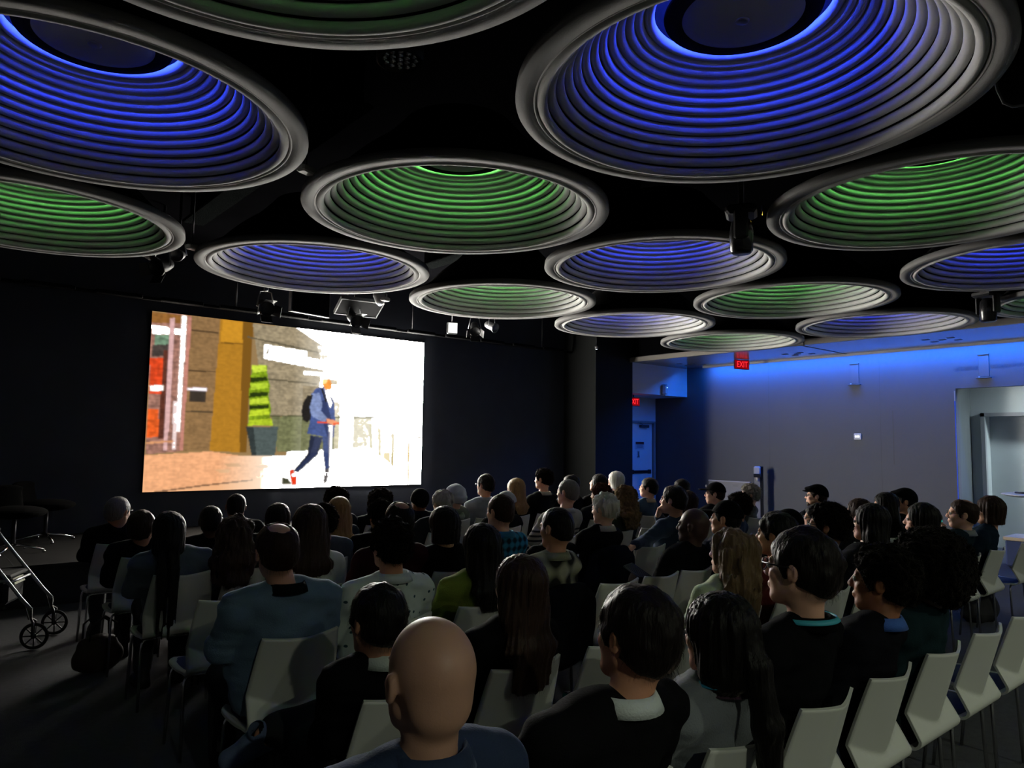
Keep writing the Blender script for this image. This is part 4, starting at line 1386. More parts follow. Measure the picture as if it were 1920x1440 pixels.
# key: row, head x, top of hair z, chair x, skin, hair style, hair colour, top material, words for the clothes, extras
PEOPLE = [
    (0, 0.84, 1.272, 0.84, 'f', None, None, '26324a', 'dark navy collared shirt', dict(collar='26324a', hs=1.08, w=1.14, belly=.01)),
    (0, 1.47, 1.269, 1.38, 'b', 'tuft', 'dark', '0f0f11', 'black sweater with white collar', dict(collar='c9d0cf', hs=1.06, w=1.16, inf=.016)),
    (0, 1.83, 1.205, 1.88, 'b', 'pony', 'black', '6f7478', 'grey top and blue lanyard', dict(L=.48, lanyard='2f7f9c', w=.88, collar='4a3444', hs=.98)),
    (0, 2.30, 1.361, 2.36, 'a', 'tuft', 'dark', '0b0b0d', 'black shirt, glasses and teal lanyard', dict(lanyard='3fa2b4', glasses=1, hs=1.10, w=1.22, collar='0b0b0d', belly=.02)),
    (0, 2.90, 1.262, 2.84, 'c', 'curly', 'black', '0d0d12', 'dark jacket with blue shirt collar', dict(collar='3c5fa8', hs=1.06, w=.98, inf=.018)),
    (0, 3.30, 1.303, 3.34, 'd', 'afro', 'black', '15262a', 'dark teal textured sweater', dict(R=.163, w=1.10, hs=1.0, inf=.016)),
    (1, 1.23, 1.160, 1.33, 'b', 'tuft', 'black', '0b0b0d', 'black jacket, one leg crossed into the aisle', dict(legs='cross_left', collar='b9c4bd', w=.9, shoe='5d6c8a', hs=.98)),
    (1, 1.84, 1.203, 1.84, 'a', 'long', 'auburn', '0b0b0c', 'plain black top', dict(L=.36, w=.92, hs=1.0)),
    (1, 3.25, 1.218, 3.27, 'a', 'wavy', 'ash', 'a9b894', 'pale green sweater', dict(L=.36, w=.95)),
    (1, 3.68, 1.276, 3.76, 'b', 'tuft', 'black', '4a1512', 'maroon top with a patterned scarf', dict(collar='3a3f4c', w=.92)),
    (1, 4.25, 1.300, 4.25, 'b', 'curly', 'black', '1a1d1c', 'dark green-grey shirt and glasses', dict(w=1.0, hs=1.04, glasses=1)),
    (1, 4.81, 1.272, 4.76, 'a', 'long', 'black', '17181b', 'charcoal top beside the green-grey shirt', dict(L=.26, w=.9)),
    (1, 5.62, 1.243, 5.62, 'a', 'bob', 'black', '111217', 'dark top near the row gap', dict(w=.9)),
    (1, 6.42, 1.243, 6.45, 'a', 'bald_crown', 'brown', '16242c', 'dark jacket and sunglasses, holding a microphone', dict(pose='mic', glasses=1, collar='7d8488', inf=.016)),
    (1, 7.03, 1.243, 7.03, 'a', 'bob', 'brown', '152230', 'dark top at the right row end', dict(w=.9)),
    (2, 1.25, 1.279, 1.35, 'a', 'bald_crown', 'brown', '5d7388', 'blue-grey sweater with dark collar', dict(collar='101418', w=1.12, belly=.035, hs=1.04, inf=.018)),
    (2, 1.80, 1.270, 1.84, 'b', 'curly', 'black', 'MOTIF', 'white shirt with small dark motifs', dict(collar='c6d2cc', w=1.08, belly=.015, hs=.98)),
    (2, 2.34, 1.209, 2.34, 'a', 'long', 'black', '6c7a2e', 'olive green sweater', dict(L=.30, w=.9)),
    (2, 2.88, 1.267, 2.86, 'b', 'buzz', 'black', 'PLAID', 'olive and grey plaid shirt', dict(collar='7d7e6a', hs=1.02, w=1.02)),
    (2, 4.16, 1.200, 4.13, 'd', None, None, '0d0e10', 'black jacket, holding a notebook', dict(hs=1.06, w=1.06, pose='hold', inf=.016)),
    (2, 4.54, 1.243, 4.60, 'b', 'buzz', 'black', '11182a', 'navy jacket and black cap', dict(cap='cap', capc='08080a', hs=1.02, w=1.05)),
    (2, 5.38, 1.144, 5.38, 'b', 'short', 'black', '0f1012', 'black top and black flat hat', dict(cap='beanie', capc='0a0a0c')),
    (2, 5.84, 1.165, 5.86, 'b', 'tuft', 'black', '14161a', 'dark shirt and thin glasses', dict(glasses=1)),
    (2, 6.59, 1.179, 6.56, 'a', 'long', 'brown', '1d1f22', 'charcoal cardigan', dict(L=.26, w=.9)),
    (2, 7.14, 1.217, 7.12, 'b', 'long', 'black', '121318', 'near-black long sleeved top', dict(L=.28, w=.9)),
    (2, 7.56, 1.247, 7.58, 'b', 'short', 'black', '0f1115', 'black jacket and black cap', dict(cap='flatcap', capc='09090b')),
    (3, 1.80, 1.267, 1.83, 'a', 'long', 'auburn', 'b9bdb6', 'off-white blouse', dict(L=.26, w=.9)),
    (3, 2.39, 1.262, 2.34, 'b', 'bald_crown', 'dark', '2a1216', 'dark burgundy sweater', dict(w=1.06, belly=.01)),
    (3, 2.72, 1.215, 2.79, 'a', 'bob', 'black', '0e0e10', 'black crew neck top', dict(w=.92)),
    (3, 3.19, 1.275, 3.24, 'a', 'short', 'brown', 'BLUE', 'blue plaid flannel shirt', dict(collar='2a6a8c', w=1.06)),
    (3, 3.76, 1.110, 3.74, 'b', 'short', 'black', '0e1012', 'black hooded top, mostly hidden', dict(hood='0e1012', fwd=.05)),
    (3, 4.24, 1.250, 4.24, 'e', 'spiky', 'white', '0c0c0f', 'black sweater with white undershirt', dict(collar='a8a49c', w=1.0)),
    (3, 5.10, 1.288, 5.26, 'a', 'tuft', 'dark', '243346', 'slate blazer, arm over the empty chair', dict(pose='chin', collar='243346', w=1.04, hs=1.05, inf=.016)),
    (3, 6.08, 1.199, 6.06, 'b', 'curly', 'dark', '17284a', 'royal blue sweater', dict(w=.95)),
    (3, 7.56, 1.238, 7.56, 'a', 'short', 'brown', '101216', 'black coat and dark flat cap', dict(cap='flatcap', capc='08080a', glasses=1, beard='auburn')),
    (4, 1.29, 1.182, 1.37, 'd', 'braids', 'black', '535e6a', 'grey-blue jacket', dict(L=.62, w=1.02, inf=.018, hs=1.0)),
    (4, 1.69, 1.145, 1.80, 'a', 'wavy', 'auburn', '1d241c', 'dark green top', dict(L=.30, w=.95)),
    (4, 2.30, 1.189, 2.30, 'b', 'curly', 'dark', '3b424c', 'slate grey sweatshirt', dict(hs=.95)),
    (4, 2.75, 1.202, 2.78, 'b', 'curly', 'black', '121214', 'black jacket left of the burgundy sweater', dict(hs=.94)),
    (4, 4.68, 1.308, 4.62, 'a', 'short', 'grey', 'POLO', 'pale polo shirt with dark stripes', dict(collar='a5a198', w=1.06)),
    (4, 5.45, 1.239, 5.36, 'a', 'curlylong', 'ash', '2c3129', 'dark olive blouse', dict(L=.28, w=.92)),
    (4, 6.45, 1.150, 6.45, 'a', 'bob', 'brown', '191a1f', 'dark top and light face mask', dict(mask=1, w=.92)),
    (4, 6.96, 1.232, 6.96, 'a', 'short', 'brown', '131317', 'black shirt, glasses and baseball cap', dict(cap='cap', capc='0a0a0d', glasses=1, collar='131317', logo=1)),
    (4, 7.65, 1.198, 7.72, 'e', 'curly', 'lightgrey', '4a4c4c', 'grey knit cardigan', dict(w=.92)),
    (5, 1.33, 1.126, 1.37, 'b', 'tuft', 'brown', '101113', 'black coat at the aisle chair', dict(inf=.02)),
    (5, 1.80, 1.136, 1.84, 'd', 'buzz', 'black', '0f1012', 'black top with bare neck', {}),
    (5, 2.31, 1.134, 2.30, 'b', 'bob', 'dark', '131315', 'dark cardigan', dict(w=.9)),
    (5, 2.83, 1.166, 2.80, 'a', 'long', 'blonde', '1c2430', 'navy top', dict(L=.26, w=.9)),
    (5, 3.87, 1.189, 3.86, 'e', 'spiky', 'lightgrey', '20242a', 'charcoal jacket', {}),
    (5, 4.63, 1.156, 4.62, 'a', 'short', 'grey', '131416', 'black top and grey cap', dict(cap='cap', capc='8e9298', capback=1)),
    (5, 5.99, 1.205, 5.95, 'c', 'curly', 'red', '15161a', 'dark top with pale scarf', dict(collar='b0b4bd')),
    (5, 6.82, 1.246, 6.82, 'a', 'tuft', 'dark', '33475e', 'steel blue sweater and glasses', dict(glasses=1, collar='b0a490')),
    (5, 7.44, 1.221, 7.40, 'b', 'short', 'black', '15171b', 'black top beside the steel blue sweater', {}),
    (6, 1.35, 1.166, 1.37, 'b', 'short', 'grey', '0f1012', 'black coat and headset, at the aisle', dict(glasses=1, inf=.02, turn=-.35)),
    (6, 2.27, 1.157, 2.27, 'c', 'buzz', 'black', '101216', 'black shirt', {}),
    (6, 3.21, 1.200, 3.20, 'c', 'afro', 'dark', '1d2330', 'dark blue denim jacket', dict(R=.115)),
    (6, 3.68, 1.166, 3.68, 'c', 'afro', 'dark', '121317', 'black jacket in front of the pale stage floor', dict(R=.125)),
    (6, 4.15, 1.150, 4.15, 'c', 'buzz', 'black', '161b26', 'dark navy coat and knit beanie', dict(cap='beanie', capc='0c0c0f', collar='161b26')),
    (6, 4.60, 1.177, 4.60, 'a', 'short', 'grey', '60665a', 'pale green scarf and grey hat', dict(cap='bucket', capc='9aa0ac', hood='7c8570')),
    (6, 5.01, 1.285, 5.02, 'b', 'tuft', 'dark', '7f868c', 'light grey shirt and glasses', dict(glasses=1, collar='8b9298')),
    (6, 5.45, 1.230, 5.46, 'a', 'long', 'blonde', '141416', 'black top right of the light grey shirt', dict(L=.28, w=.88)),
    (6, 5.88, 1.341, 5.92, 'a', 'curly', 'dark', '131417', 'black polo with white collar, sitting tall', dict(collar='a9a6a0', sleeve='short')),
    (6, 6.34, 1.252, 6.38, 'b', 'tuft', 'black', '0f1012', 'black jacket beside the tall sitter', {}),
    (6, 6.83, 1.257, 6.84, 'b', 'bob', 'black', '0e0e10', 'black blouse, face turned up', dict(hp=.25)),
    (6, 7.15, 1.287, 7.30, 'a', 'bob', 'white', '141518', 'black top at the far right of the front row', {}),
]
PADS = {None: .0, 'short': .009, 'buzz': .004, 'bald_crown': .010, 'tuft': .014, 'spiky': .016, 'curly': .024, 'bob': .013, 'long': .014, 'pony': .013, 'braids': .013, 'wavy': .020, 'curlylong': .022}
RESR = [.006, .0068, .0075, .0088, .0095, .0105, .0105]
rowcount = {}
M_TROU = [mat('trousers_dark', hexc('15161a'), .9, bump=.2), mat('trousers_navy', hexc('1a2233'), .9, bump=.2), mat('trousers_grey', hexc('24262a'), .9, bump=.2)]
M_SHOEB = mat('shoe_black', (.012, .012, .013), .6)
M_EYE = mat('eye', (.35, .33, .31), .25)
M_GLASS = mat('glasses_frame', (.02, .018, .016), .35)
occupied = []
persons = {}
for pi, (row, X, tz_, cx, sk, hst, hcol, topm, words, ex) in enumerate(PEOPLE):
    k = rowcount.get(row, 0)
    rowcount[row] = k + 1
    yaw_w = math.atan2([1.8, 1.8, 2.0, 3.0, 3.2, 4.3, 4.3][row] - X, WALL_Y - ROW_Y[row])
    rng = random.Random(100 + pi)
    rz = -yaw_w * .3 + rng.uniform(-.05, .05)
    hy = -yaw_w * .6 + rng.uniform(-.06, .10) + ex.get('turn', 0)
    lx = math.cos(-rz) * (X - cx) - math.sin(-rz) * .10
    ly = math.sin(-rz) * (X - cx) + math.cos(-rz) * .10
    pad = PADS.get(hst, .01)
    hs = ex.get('hs', 1.0)
    if hst == 'afro':
        pad = (.045 + .92 * ex['R'] - .113) * hs
    if ex.get('cap'):
        pad = .022
    P = dict(topz=tz_ - pad, hs=hs, w=ex.get('w', 1.0), belly=ex.get('belly', 0), hx=lx, fwd=(ly - .125) / .95 + ex.get('fwd', 0), hyaw=hy,
             hpitch=ex.get('hp', rng.uniform(-.02, .10)), hroll=rng.uniform(-.05, .05), res=RESR[row], pose=ex.get('pose', rng.choice(['lap', 'lap', 'crossed'])),
             legs=ex.get('legs'), infl=ex.get('inf', .012), seed=pi + 1, sleeve=ex.get('sleeve', 'long'))
    if P['pose'] in ('chin', 'mic'):
        P['res'] = .0062
    G = build_person(P)
    seat = 'person in %s, %s' % (words, ROWN[row]) if words.count('row') == 0 else 'person in %s' % words
    t = thing('person', seat, 'person', (cx, ROW_Y[row], 0), rz, 'seated audience')
    persons[(row, k)] = t
    link('body', G['body'], SKIN[sk], t)
    tm_ = {'MOTIF': M_MOTIF, 'PLAID': M_PLAID, 'BLUE': M_PLAIDB, 'POLO': M_POLO}.get(topm) or cloth(topm)
    topname = next((w_ for w_ in ('sweater', 'jacket', 'coat', 'blazer', 'cardigan', 'blouse', 'sweatshirt') if w_ in words), 'shirt')
    top = link(topname, G['top'], tm_, t)
    if 'label' not in top.keys():
        top['label'] = words.split(',')[0].split(' with')[0].split(' and')[0]
    link('trousers', G['trousers'], M_TROU[pi % 3], t)
    for s in (-1, 1):
        an, fd = P['foot%d' % s]
        so = link('shoe', SHOE, cloth(ex['shoe']) if 'shoe' in ex else M_SHOEB, t)
        if s == 1 and ex.get('legs') == 'cross_left':
            y_ = Vector(fd).normalized()
            z_ = Vector((-.35, -.55, .75))
            z_ = (z_ - y_ * z_.dot(y_)).normalized()
            x_ = y_.cross(z_)
            Mx = Matrix((x_, y_, z_)).transposed().to_4x4()
            so.matrix_local = Matrix.Translation(Vector(an) - z_ * .075 + y_ * .05) @ Mx @ Matrix.Scale(.88, 4)
        else:
            so.location = (an[0], an[1] + .02, 0.0)
            so.rotation_euler = (0, 0, -s * .12)
    hres = RESR[row] * 1.0
    if hst and not ex.get('capback'):
        hm = hair_mesh(hst, G['fr'], hres, pi + 1, ex.get('L', .3), ex.get('R', .15))
        hmat_ = hair_mat(hcol, hst in ('curly', 'afro', 'curlylong'))
        link('hair', hm, hmat_, t)
        if not ex.get('cap') and hst != 'buzz':
            cur = hst in ('curly', 'afro', 'curlylong', 'wavy')
            link('hair_strands', strands(hm, (900 if row < 3 else 450 if row < 5 else 260) * (2 if cur else 1), .035 if hst in ('spiky', 'curly', 'afro') else .028, pi, .1 if hst in ('spiky', 'afro', 'curly') else .7,
                                         .0004 if row < 3 else .0007, .004 if cur else 0), hmat_, t)['kind'] = 'stuff'
    if ex.get('cap'):
        c_ = link('cap', cap_mesh_(ex['cap'], G['fr'], max(.0055, hres * .8)), cloth(ex['capc']), t)
        if ex.get('logo'):
            o_, M_, s_ = G['fr']
            Mm = Matrix([list(r_) for r_ in M_])
            pp = [Vector(o_) + Mm @ (Vector((x_, .098 - abs(x_) * .2, z_)) * s_) for x_, z_ in ((-.02, .07), (-.005, .09), (.0, .075), (.012, .092), (.02, .07))]
            MB().tube(pp, .004, 6).build('cap_emblem', mat('emblem_white', (.6, .6, .62), .6), c_)
    if ex.get('collar'):
        link('collar', collar_mesh(G['nb'], G['fr']), cloth(ex['collar']), t)
    if ex.get('lanyard'):
        link('lanyard', ribbon_mesh(G['nb']), mat('lanyard_' + ex['lanyard'], hexc(ex['lanyard']), .5), t)
    if ex.get('hood'):
        nb = G['nb']
        b = MB().tube([(nb[0] + (.085 + .02 * math.sin(3 * a)) * math.cos(a), nb[1] - .015 + .085 * math.sin(a), nb[2] - .015 - .035 * math.sin(a) * -1 * (1 if math.sin(a) < 0 else -.2)) for a in [2 * math.pi * q / 20 for q in range(20)]], .028, 8, closed=True)
        b.build('hood' if 'scarf' not in words else 'scarf', cloth(ex['hood']), t)
    if ex.get('glasses'):
        link('glasses', glasses_mesh(G['fr']), M_GLASS, t)
    o_, M_, s_ = G['fr']
    Mm = Matrix([list(r_) for r_ in M_])
    if ex.get('mask'):
        b = MB()
        b.lathe([(.001, .018), (.03, .012), (.048, -.004), (.056, -.02)], 20, Vector(o_) + Mm @ (Vector((0, .092, -.045)) * s_), rot=Mm @ Matrix.Rotation(R(-90), 3, 'X'))
        b.build('face_mask', mat('mask_blue', hexc('b6c6cf'), .8), t)
    if ex.get('beard'):
        F = Field(axis(o_[0] - .1, o_[0] + .1, .008), axis(o_[1] - .1, o_[1] + .16, .008), axis(o_[2] - .16, o_[2] + .02, .008))
        F.put(('ell', (0, .050, -.085), None, (.046, .042, .040), 0, G['fr']), .02)
        link('beard', F.surface('beard'), hair_mat(ex['beard']), t)
    if row <= 3:
        for s in (-1, 1):
            link('eye', EYE, M_EYE, t, Vector(o_) + Mm @ (Vector((s * .031, .0785, .0)) * s_), None, (s_, s_, s_))
    if ex.get('pose') == 'mic':
        P_mic = (t, P['wr-1'], o_, Mm)
    occupied.append((row, cx))
print('people %.1f s' % (time.time() - T0))

# ------------------------------------------------------------------ chairs for all of them, plus the empty ones
EMPTY = [(3, 1.37), (1, 2.34), (2, 3.36), (2, 3.76), (3, 4.76), (4, 5.82), (0, 3.86), (0, 4.38), (1, 7.84), (1, 2.80), (4, 3.30), (5, 3.32), (5, 5.30), (3, 6.60), (2, 5.0)]
allch = sorted([(r_, x, True) for r_, x in occupied] + [(r_, x, False) for r_, x in EMPTY])
cnt = {}
for r_, x, occ in allch:
    cnt[r_] = cnt.get(r_, 0) + 1
    n_ = cnt[r_]
    make_chair(x, r_, '%s white shell chair with chrome legs, %s, %s from the left' % ('occupied' if occ else 'empty', ROWN[r_], ORD[n_ - 1]))

def field_obj(name, prims, h, m, parent=None, noise=0.0, ns=12, k=.02):
    pts = np.array([q for p in prims for q in (p[1], p[2]) if q is not None])
    rm = max(np.max(p[3]) for p in prims) + .05
    lo, hi = pts.min(0) - rm, pts.max(0) + rm
    F = Field(axis(lo[0], hi[0], h), axis(lo[1], hi[1], h), axis(lo[2], hi[2], h))
    for p in prims:
        F.put(p, k)
    if noise:
        X, Y, Z = F.grid((slice(None),) * 3)
        F.D += (vnoise(X * ns, Y * ns, Z * ns * .6) * noise).astype(np.float32)
    return link(name, F.surface(name), m, parent)

# jackets hung over two chair backs
for (row, x, lab) in ((2, 2.86, 'black jacket hung over the chair of the plaid shirt'), (3, 4.24, 'dark navy jacket hung over the chair back by the white collar')):
    j = thing('hung_jacket', lab, 'jacket', (x, ROW_Y[row], 0))
    field_obj('cloth', [('ecn', (0, .018, .80), (0, .07, .46), (.205, .042), (.222, .078), None), ('cap', (-.2, .03, .76), (-.235, .06, .42), .04, .036, None), ('cap', (.2, .03, .76), (.235, .06, .42), .04, .036, None)], .012,
              cloth('0b0c10' if row == 2 else '10131c'), j, .03, 14)

# ================================================================== things held by people or lying about
tm, wr, o_, Mm = P_mic
mc = thing('microphone', 'handheld microphone with teal glow at the mouth of the sunglasses wearer', 'microphone')
tmw = Matrix.Translation(tm.location) @ Matrix.Rotation(tm.rotation_euler.z, 4, 'Z')
m0 = tmw @ (Vector(o_) + Mm @ Vector((-.045, .185, -.165)))
m1 = tmw @ (Vector(o_) + Mm @ Vector((-.015, .150, -.045)))
ax = (m1 - m0).normalized()
MB().tube([m0 - ax * .05, m0, m0 + (m1 - m0) * .8], [.013, .014, .018], 14).build('handle', M_DARKMETAL, mc)
q_ = m1
MB().lathe([(.022 * math.cos(a), .024 * math.sin(a)) for a in [math.pi * (k / 8 - .5) for k in range(9)]], 14, q_).build('grille', mat('mic_grille', (.12, .16, .16), .5, .6), mc)
rg = m0 + (m1 - m0) * .82
MB().lathe([(.0225, -.006), (.024, 0), (.0225, .006)], 14, rg, rot=ax.to_track_quat('Z', 'Y').to_matrix()).build('light_ring', emitter('teal_glow', (.05, .8, .65), .5), mc)

nb_ = thing('notebook', 'striped notebook held by the person in the black jacket', 'notebook', (4.00, 3.36, .735), R(18))
MB().box((0, 0, 0), (.15, .21, .012), Matrix.Rotation(R(28), 3, 'X')).build('cover', mat('notebook_grey', (.09, .09, .11), .6), nb_)
for k in range(6):
    MB().box((-.06 + .024 * k, 0, .0085), (.007, .19, .003), Matrix.Rotation(R(28), 3, 'X')).build('stripe', mat('stripe_dark', (.025, .025, .03), .6), nb_)

cup = thing('iced_drink_cup', 'clear plastic drink cup with straw beside the white patterned shirt', 'cup', (2.11, 3.30, .46))
MB().lathe([(0, 0), (.030, 0), (.034, .02), (.043, .34), (.041, .34), (.031, .02), (0, .01)], 24).build('cup', mat('cup_plastic', (.10, .10, .12), .25, spec=.6), cup)
MB().lathe([(0, .352), (.03, .354), (.045, .348), (.046, .336), (.043, .336)], 24).build('lid', mat('cup_lid', (.5, .5, .52), .2, spec=.6), cup)
MB().tube([(0, 0, .20), (.006, 0, .46)], .0035, 8).build('straw', mat('straw_white', (.6, .6, .6), .4), cup)

can = thing('drink_can', 'teal drink can standing on the floor between chairs', 'can', (2.30, 2.42, 0))
can.location = (3.11, 3.16, 0)
MB().lathe([(0, 0), (.026, 0), (.033, .012), (.033, .148), (.026, .165)], 24).build('can_body', mat('can_teal', (.02, .22, .19), .3, .7, var=.3, vscale=30), can)
MB().lathe([(.026, .165), (.024, .162), (0, .161)], 24).build('can_lid', M_CHROME, can)
MB().box((.006, 0, .164), (.022, .014, .002), bev=.001).build('pull_tab', M_GREYMETAL, can)

bag = thing('shoulder_bag', 'dark brown shoulder bag on the floor by the aisle chairs', 'bag', (1.16, 5.86, 0), R(15))
field_obj('bag_body', [('ecn', (0, 0, .06), (0, 0, .20), (.16, .075), (.15, .05), None), ('ell', (0, 0, .10), None, (.17, .085, .10), .1, None)], .012, mat('bag_brown', hexc('2c2018'), .7, bump=.3), bag, .02, 16)
for s in (-1, 1):
    MB().tube([(-.09, s * .05, .22), (-.085, s * .06, .32), (0, s * .065, .38), (.085, s * .06, .32), (.09, s * .05, .22)], .007, 8).build('handle', mat('bag_strap', hexc('1c1410'), .7), bag)
bag2 = thing('tote_bag', 'black bag on the floor beyond the right row end', 'bag', (8.0, 2.55, 0), R(-20))
field_obj('bag_body', [('ecn', (0, 0, .08), (0, 0, .26), (.22, .11), (.20, .07), None)], .016, mat('bag_black', (.01, .01, .012), .8), bag2, .03, 12)
MB().tube([(-.1, 0, .28), (-.09, 0, .40), (.09, 0, .40), (.1, 0, .28)], .009, 8).build('handle', M_RUBBER, bag2)

ph = thing('phone', 'small phone with pale screen beside the white patterned shirt', 'phone', (2.085, 3.16, .70), R(20))
MB().box((0, 0, 0), (.012, .05, .10), Matrix.Rotation(R(20), 3, 'Y'), .004).build('case', M_DARKMETAL, ph)
MB().box((-.0065, 0, 0), (.002, .044, .09), Matrix.Rotation(R(20), 3, 'Y')).build('display', emitter('phone_display', (.55, .65, .9), .35), ph)

# ------------------------------------------------------------------ rollator walker in the aisle
wk = thing('rollator_walker', 'folding rollator walker with spoked wheels in the left aisle', 'walker', (0.975, 6.91, 0), math.atan2(-.43, .90))
WT = .22
M_WFR = mat('walker_frame', (.30, .31, .33), .35, .8)
wheel_b = MB().lathe([(.088 + .013 * math.cos(a), .012 * math.sin(a)) for a in [2 * math.pi * k / 8 for k in range(8)]], 32, closed=True, rot=Matrix.Rotation(R(90), 3, 'X'))
wheel_me = wheel_b.mesh('wheel')
hub = MB().lathe([(0, -.016), (.018, -.016), (.018, .016), (0, .016)], 14, rot=Matrix.Rotation(R(90), 3, 'X'))
for k in range(8):
    a = 2 * math.pi * k / 8
    hub.tube([(.015 * math.cos(a), 0, .015 * math.sin(a)), (.083 * math.cos(a), 0, .083 * math.sin(a))], .006, 6)
hub_me = hub.mesh('spokes')
for s in (-1, 1):
    for x in (0.0, -.52):
        w_ = link('wheel', wheel_me, M_RUBBER, wk, (x, s * WT, .101))
        link('spokes', hub_me, M_DARKMETAL, w_)
        f_ = MB().tube([(x - .005, s * WT + .030, .10), (x - .005, s * WT + .030, .21), (x - .03, s * WT, .235), (x - .03, s * WT, .30)], .010, 8)
        f_.tube([(x - .005, s * WT - .030, .10), (x - .005, s * WT - .030, .21), (x - .03, s * WT, .235)], .010, 8)
        f_.build('fork', M_DARKMETAL, wk)
    MB().tube([(-.03, s * WT, .30), (-.10, s * WT, .38), (-.42, s * WT * .95, .80), (-.46, s * WT * .95, .86)], .013, 10).build('rail', M_WFR, wk)
    MB().tube([(-.55, s * WT, .30), (-.50, s * WT, .52), (-.20, s * WT, .52)], .012, 10).build('rear_rail', M_WFR, wk)
    MB().tube([(-.44, s * WT * .95, .86), (-.50, s * WT * .95, .875), (-.60, s * WT * .95, .87)], .018, 10).build('handgrip', M_RUBBER, wk)
    MB().tube([(-.50, s * WT * .95, .85), (-.54, s * WT * .95, .82), (-.60, s * WT * .95, .83)], .006, 8).build('brake_lever', M_DARKMETAL, wk)
    MB().tube([(-.05, s * WT + .02, .22), (-.09, s * WT + .03, .34), (-.30, s * WT, .62)], .004, 6).build('brake_cable', M_RUBBER, wk)
MB().tube([(-.20, -WT, .50), (-.20, WT, .50)], .011, 8).build('cross_bar', M_WFR, wk)
MB().box((-.33, 0, .54), (.26, .36, .03), bev=.012).build('seat', M_RUBBER, wk)
MB().box((-.33, 0, .42), (.22, .34, .20), bev=.03).build('pouch', mat('pouch_black', (.012, .012, .014), .9), wk)
MB().box((-.215, .02, .49), (.012, .20, .05), Matrix.Rotation(R(-20), 3, 'Y')).build('towel', mat('towel_pale', (.45, .46, .36), .9), wk)

# ------------------------------------------------------------------ swivel chair on the stage
for q, (x, y, rz) in enumerate(((.98, 9.35, .3), (1.38, 10.20, .9))):
    sc_ = thing('swivel_chair', '%s swivel lounge chair with chrome star base on the dark stage' % ('nearer' if q == 0 else 'farther'), 'chair', (x, y, .40), rz, 'stage chairs')
    for k in range(4):
        a = math.pi / 4 + k * math.pi / 2
        MB().tube([(0, 0, .09), (.16 * math.cos(a), .16 * math.sin(a), .06), (.30 * math.cos(a), .30 * math.sin(a), .030)], [.016, .013, .010], 8).build('foot', M_CHROME, sc_)
        MB().lathe([(0, 0), (.016, 0), (.016, .024), (0, .03)], 12, (.30 * math.cos(a), .30 * math.sin(a), 0)).build('glide', M_CHROME, sc_)
    MB().tube([(0, 0, .07), (0, 0, .38)], .022, 12).build('column', M_DARKMETAL, sc_)
    field_obj('seat', [('ecn', (-.18, 0, .42), (.18, 0, .42), (.26, .26), (.26, .26), None), ('ell', (0, 0, .42), None, (.30, .30, .07), .3, None)][1:], .02, mat('stage_chair_black', (.002, .002, .002), 1.0, spec=.05), sc_)
    field_obj('backrest', [('ecn', (-.04, .24, .46), (-.02, .28, .66), (.26, .05), (.22, .04), None)], .02, mat('stage_chair_black'), sc_)

# ------------------------------------------------------------------ exit signs
M_EXBOX = mat('exit_housing', (.10, .012, .014), .4)
M_EXGLOW = emitter('exit_red', (1.0, .02, .03), 1.6)
M_EXPANEL = emitter('exit_panel', (.45, .004, .010), .55)

def exit_sign(x, y, z, rz, label):
    t = thing('exit_sign', label, 'sign', (x, y, z), rz)
    MB().box((0, 0, -.10), (.36, .03, .19), bev=.006).build('housing', M_EXBOX, t)
    MB().box((0, -.0165, -.10), (.335, .004, .165)).build('panel', M_EXPANEL, t)
    me_ = text_mesh('EXIT', .165, .002)
    link('lettering', me_, M_EXGLOW, t, (0, -.021, -.103), (R(90), 0, 0), (.78, 1.0, 1.0))
    return t
exit_sign(12.62, 8.02, SOFFIT_Z, R(-18), 'red glowing exit sign hanging under the blue-lit soffit')
exit_sign(12.05, 10.30, 2.66, R(-4), 'red glowing exit sign half hidden by the black wall edge')
MB().tube([(12.05, 10.30, 2.655), (12.05, 10.30, 2.71)], .01, 8).build('stem', M_DARKMETAL, bpy.data.objects['exit_sign.001']).location = (0, 0, 0)
st_ = bpy.data.objects['stem'] if 'stem' in bpy.data.objects else None
es = bpy.data.objects['exit_sign.001']
for c in es.children:
    if c.name.startswith('stem'):
        c.matrix_parent_inverse = (Matrix.Translation(es.location) @ Matrix.Rotation(es.rotation_euler.z, 4, 'Z')).inverted()

# ------------------------------------------------------------------ things on the right wall
for k, (y, lab) in enumerate(((6.16, 'pale wall bracket with narrow shelf, left one under the blue light'), (4.07, 'pale wall bracket with narrow shelf, above the alcove opening'))):
    t = thing('wall_bracket', lab, 'bracket', (RIGHT_X, y, 2.79))
    MB().box((-.006, 0, .20), (.012, .15, .36), bev=.004).build('plate', mat('bracket_paint', (.125, .122, .128), .8), t)
    MB().box((-.03, 0, .0), (.06, .22, .018), bev=.004).build('shelf', mat('bracket_paint'), t)
    MB().box((-.018, 0, .385), (.036, .17, .014), bev=.003).build('cap', mat('bracket_paint'), t)
    MB().lathe([(.0, .0), (.014, 0), (.014, .012), (0, .012)], 12, (-.04, .06, .012)).build('knob', M_PLASTICW, t)
th = thing('thermostat', 'small white thermostat with lit display on the right wall', 'thermostat', (RIGHT_X, 6.13, 1.84))
MB().box((-.012, 0, 0), (.024, .13, .115), bev=.006).build('case', M_PLASTICW, th)
for dy, r_ in ((.028, .014), (-.002, .010), (-.026, .012)):
    MB().box((-.0255, dy, 0), (.002, r_ * 1.4, .03)).build('digit', M_GLOWW, th)
dv = thing('wall_access_point', 'white rounded device with tiny light on the bulkhead', 'device', (12.55, 9.90, 2.80), 0)
MB().box((0, -.05, .02), (.16, .10, .24), bev=.045).build('case', M_PLASTICW, dv)
